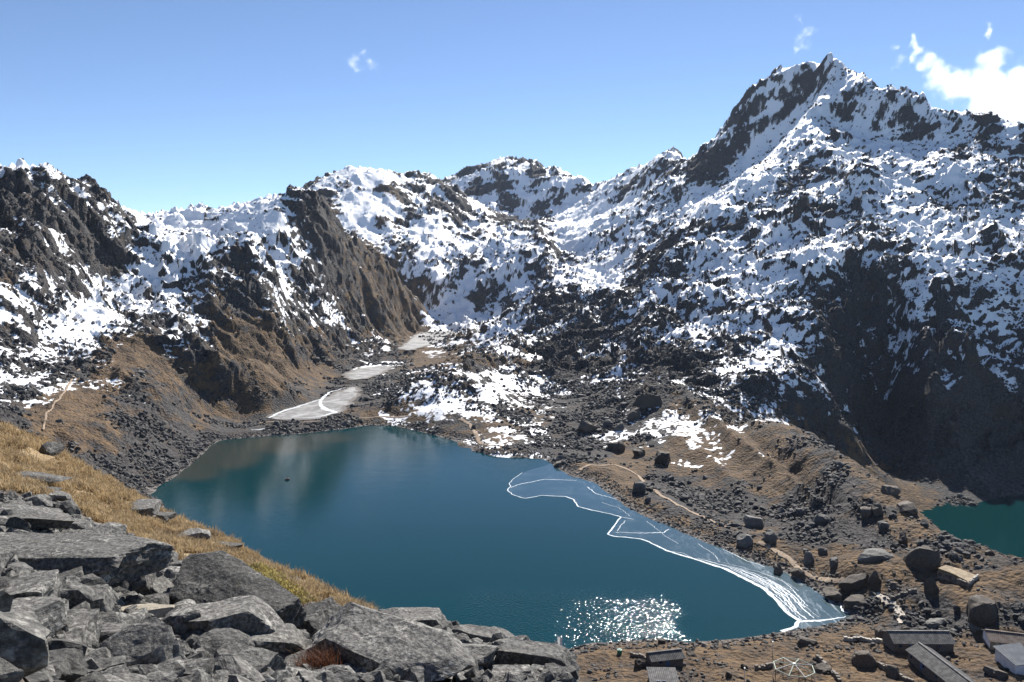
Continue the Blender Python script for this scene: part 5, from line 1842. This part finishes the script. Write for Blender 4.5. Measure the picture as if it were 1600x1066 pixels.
# ------------------------------------------------------------------ clouds
def cloud(name, label, u, v, rng_, puffs, dens, amp, nscale, soft=0.25, warp=30):
    """puffs: (dx, dy, radius) in photo pixels about (u, v); real size follows from the distance"""
    x, y, z = [float(c) for c in at_range(u, v, rng_)]
    k = rng_ / FPX
    c = Vector((x, y, z))
    P = [(dx * k, ((i * 37) % 11 - 5) / 5.0 * 0.35 * r * k, -dy * k, r * k) for i, (dx, dy, r) in enumerate(puffs)]
    lo = [min(p[a] - p[3] * 1.3 for p in P) for a in range(3)]
    hi = [max(p[a] + p[3] * 1.3 for p in P) for a in range(3)]
    mb = MB().box([(lo[a] + hi[a]) / 2 for a in range(3)], [hi[a] - lo[a] for a in range(3)])
    t = NT_(name)
    t.t.nodes.remove(t.b)
    pos = t.coord()
    n = t.noise(nscale / k, 8, 0.66, pos, 0.6)
    wn_ = t.n("ShaderNodeTexNoise")
    wn_.inputs["Scale"].default_value = nscale * 0.8 / k
    wn_.inputs["Detail"].default_value = 3
    t.link(pos, wn_.inputs["Vector"])
    ws = t.n("ShaderNodeVectorMath", operation='SUBTRACT')
    t.link(wn_.outputs["Color"], ws.inputs[0])
    ws.inputs[1].default_value = (0.5, 0.5, 0.5)
    wm = t.n("ShaderNodeVectorMath", operation='SCALE')
    t.link(ws.outputs[0], wm.inputs[0])
    wm.inputs["Scale"].default_value = warp * k
    wa = t.n("ShaderNodeVectorMath", operation='ADD')
    t.link(pos, wa.inputs[0])
    t.link(wm.outputs[0], wa.inputs[1])
    pos = wa.outputs[0]
    f = None
    for px, py, pz, pr in P:
        d = t.n("ShaderNodeVectorMath", operation='DISTANCE')
        t.link(pos, d.inputs[0])
        d.inputs[1].default_value = (px, py, pz)
        e = t.math('SUBTRACT', 1.0, t.math('DIVIDE', d.outputs["Value"], pr))
        f = e if f is None else t.math('MAXIMUM', f, e)
    g = t.math('SUBTRACT', f, t.math('MULTIPLY', n, amp))
    dn = t.math('MULTIPLY', t.step(0.0, soft, g), dens / k)
    vol = t.n("ShaderNodeVolumePrincipled")
    vol.inputs["Color"].default_value = (0.98, 0.98, 0.98, 1)
    vol.inputs["Anisotropy"].default_value = 0.45
    t.link(dn, vol.inputs["Density"])
    out = [q for q in t.t.nodes if q.type == 'OUTPUT_MATERIAL'][0]
    t.link(vol.outputs[0], out.inputs["Volume"])
    o = mb.build(name, t.m)
    o.location = c
    return tag(o, label, "cloud", kind="stuff")


cloud("cloud", "bright white billowing cloud behind the ridge at the upper right", 1540, 120, 6500,
      [(-85, -15, 20), (-65, 0, 29), (-40, 10, 33), (-15, 14, 36), (5, -20, 32), (15, 8, 45), (45, 12, 48), (10, 38, 40), (50, 42, 40), (85, 12, 50), (120, 20, 55), (-98, -42, 14), (-92, -30, 14), (2, -62, 13), (-40, 16, 34), (30, 28, 48), (100, 40, 50)], 0.05, 0.74, 0.055, 0.55, 44)
cloud("cloud", "small torn wisp of cloud left of the summit", 1253, 62, 6000, [(-8, 14, 20), (-4, 0, 20), (6, -12, 22), (14, -6, 18), (6, 8, 16), (-4, -28, 14)], 0.035, 1.15, 0.11, 0.8, 30)
cloud("cloud", "small pair of cloud puffs in the open sky at centre left", 567, 97, 6000, [(-14, 2, 23), (-8, 10, 18), (0, -14, 16), (14, 2, 20), (18, 8, 16)], 0.035, 1.0, 0.10, 0.8, 28)
cloud("cloud", "faint shred of cloud between the summit and the big cloud", 1402, 88, 6000, [(-8, -10, 18), (4, 4, 20), (0, 14, 15)], 0.03, 1.35, 0.11, 0.5, 24)
SC.cycles.volume_bounces = 16
SC.cycles.max_bounces = 20
SC.cycles.diffuse_bounces = 3
SC.cycles.glossy_bounces = 3

# ------------------------------------------------------------------ thin mountain air
hz = NT_("mountain_air")
hz.t.nodes.remove(hz.b)
vol = hz.n("ShaderNodeVolumePrincipled")
vol.inputs["Color"].default_value = (0.62, 0.76, 1.0, 1)
vol.inputs["Density"].default_value = 0.00002
vol.inputs["Anisotropy"].default_value = 0.2
hz.link(vol.outputs[0], [q for q in hz.t.nodes if q.type == 'OUTPUT_MATERIAL'][0].inputs["Volume"])
hz_o = MB().box((0, 1650, 200), (6000, 3800, 720)).build("haze", hz.m)
tag(hz_o, "thin blue mountain air between the lake and the far ridges", "haze", kind="stuff")
#STAGE5
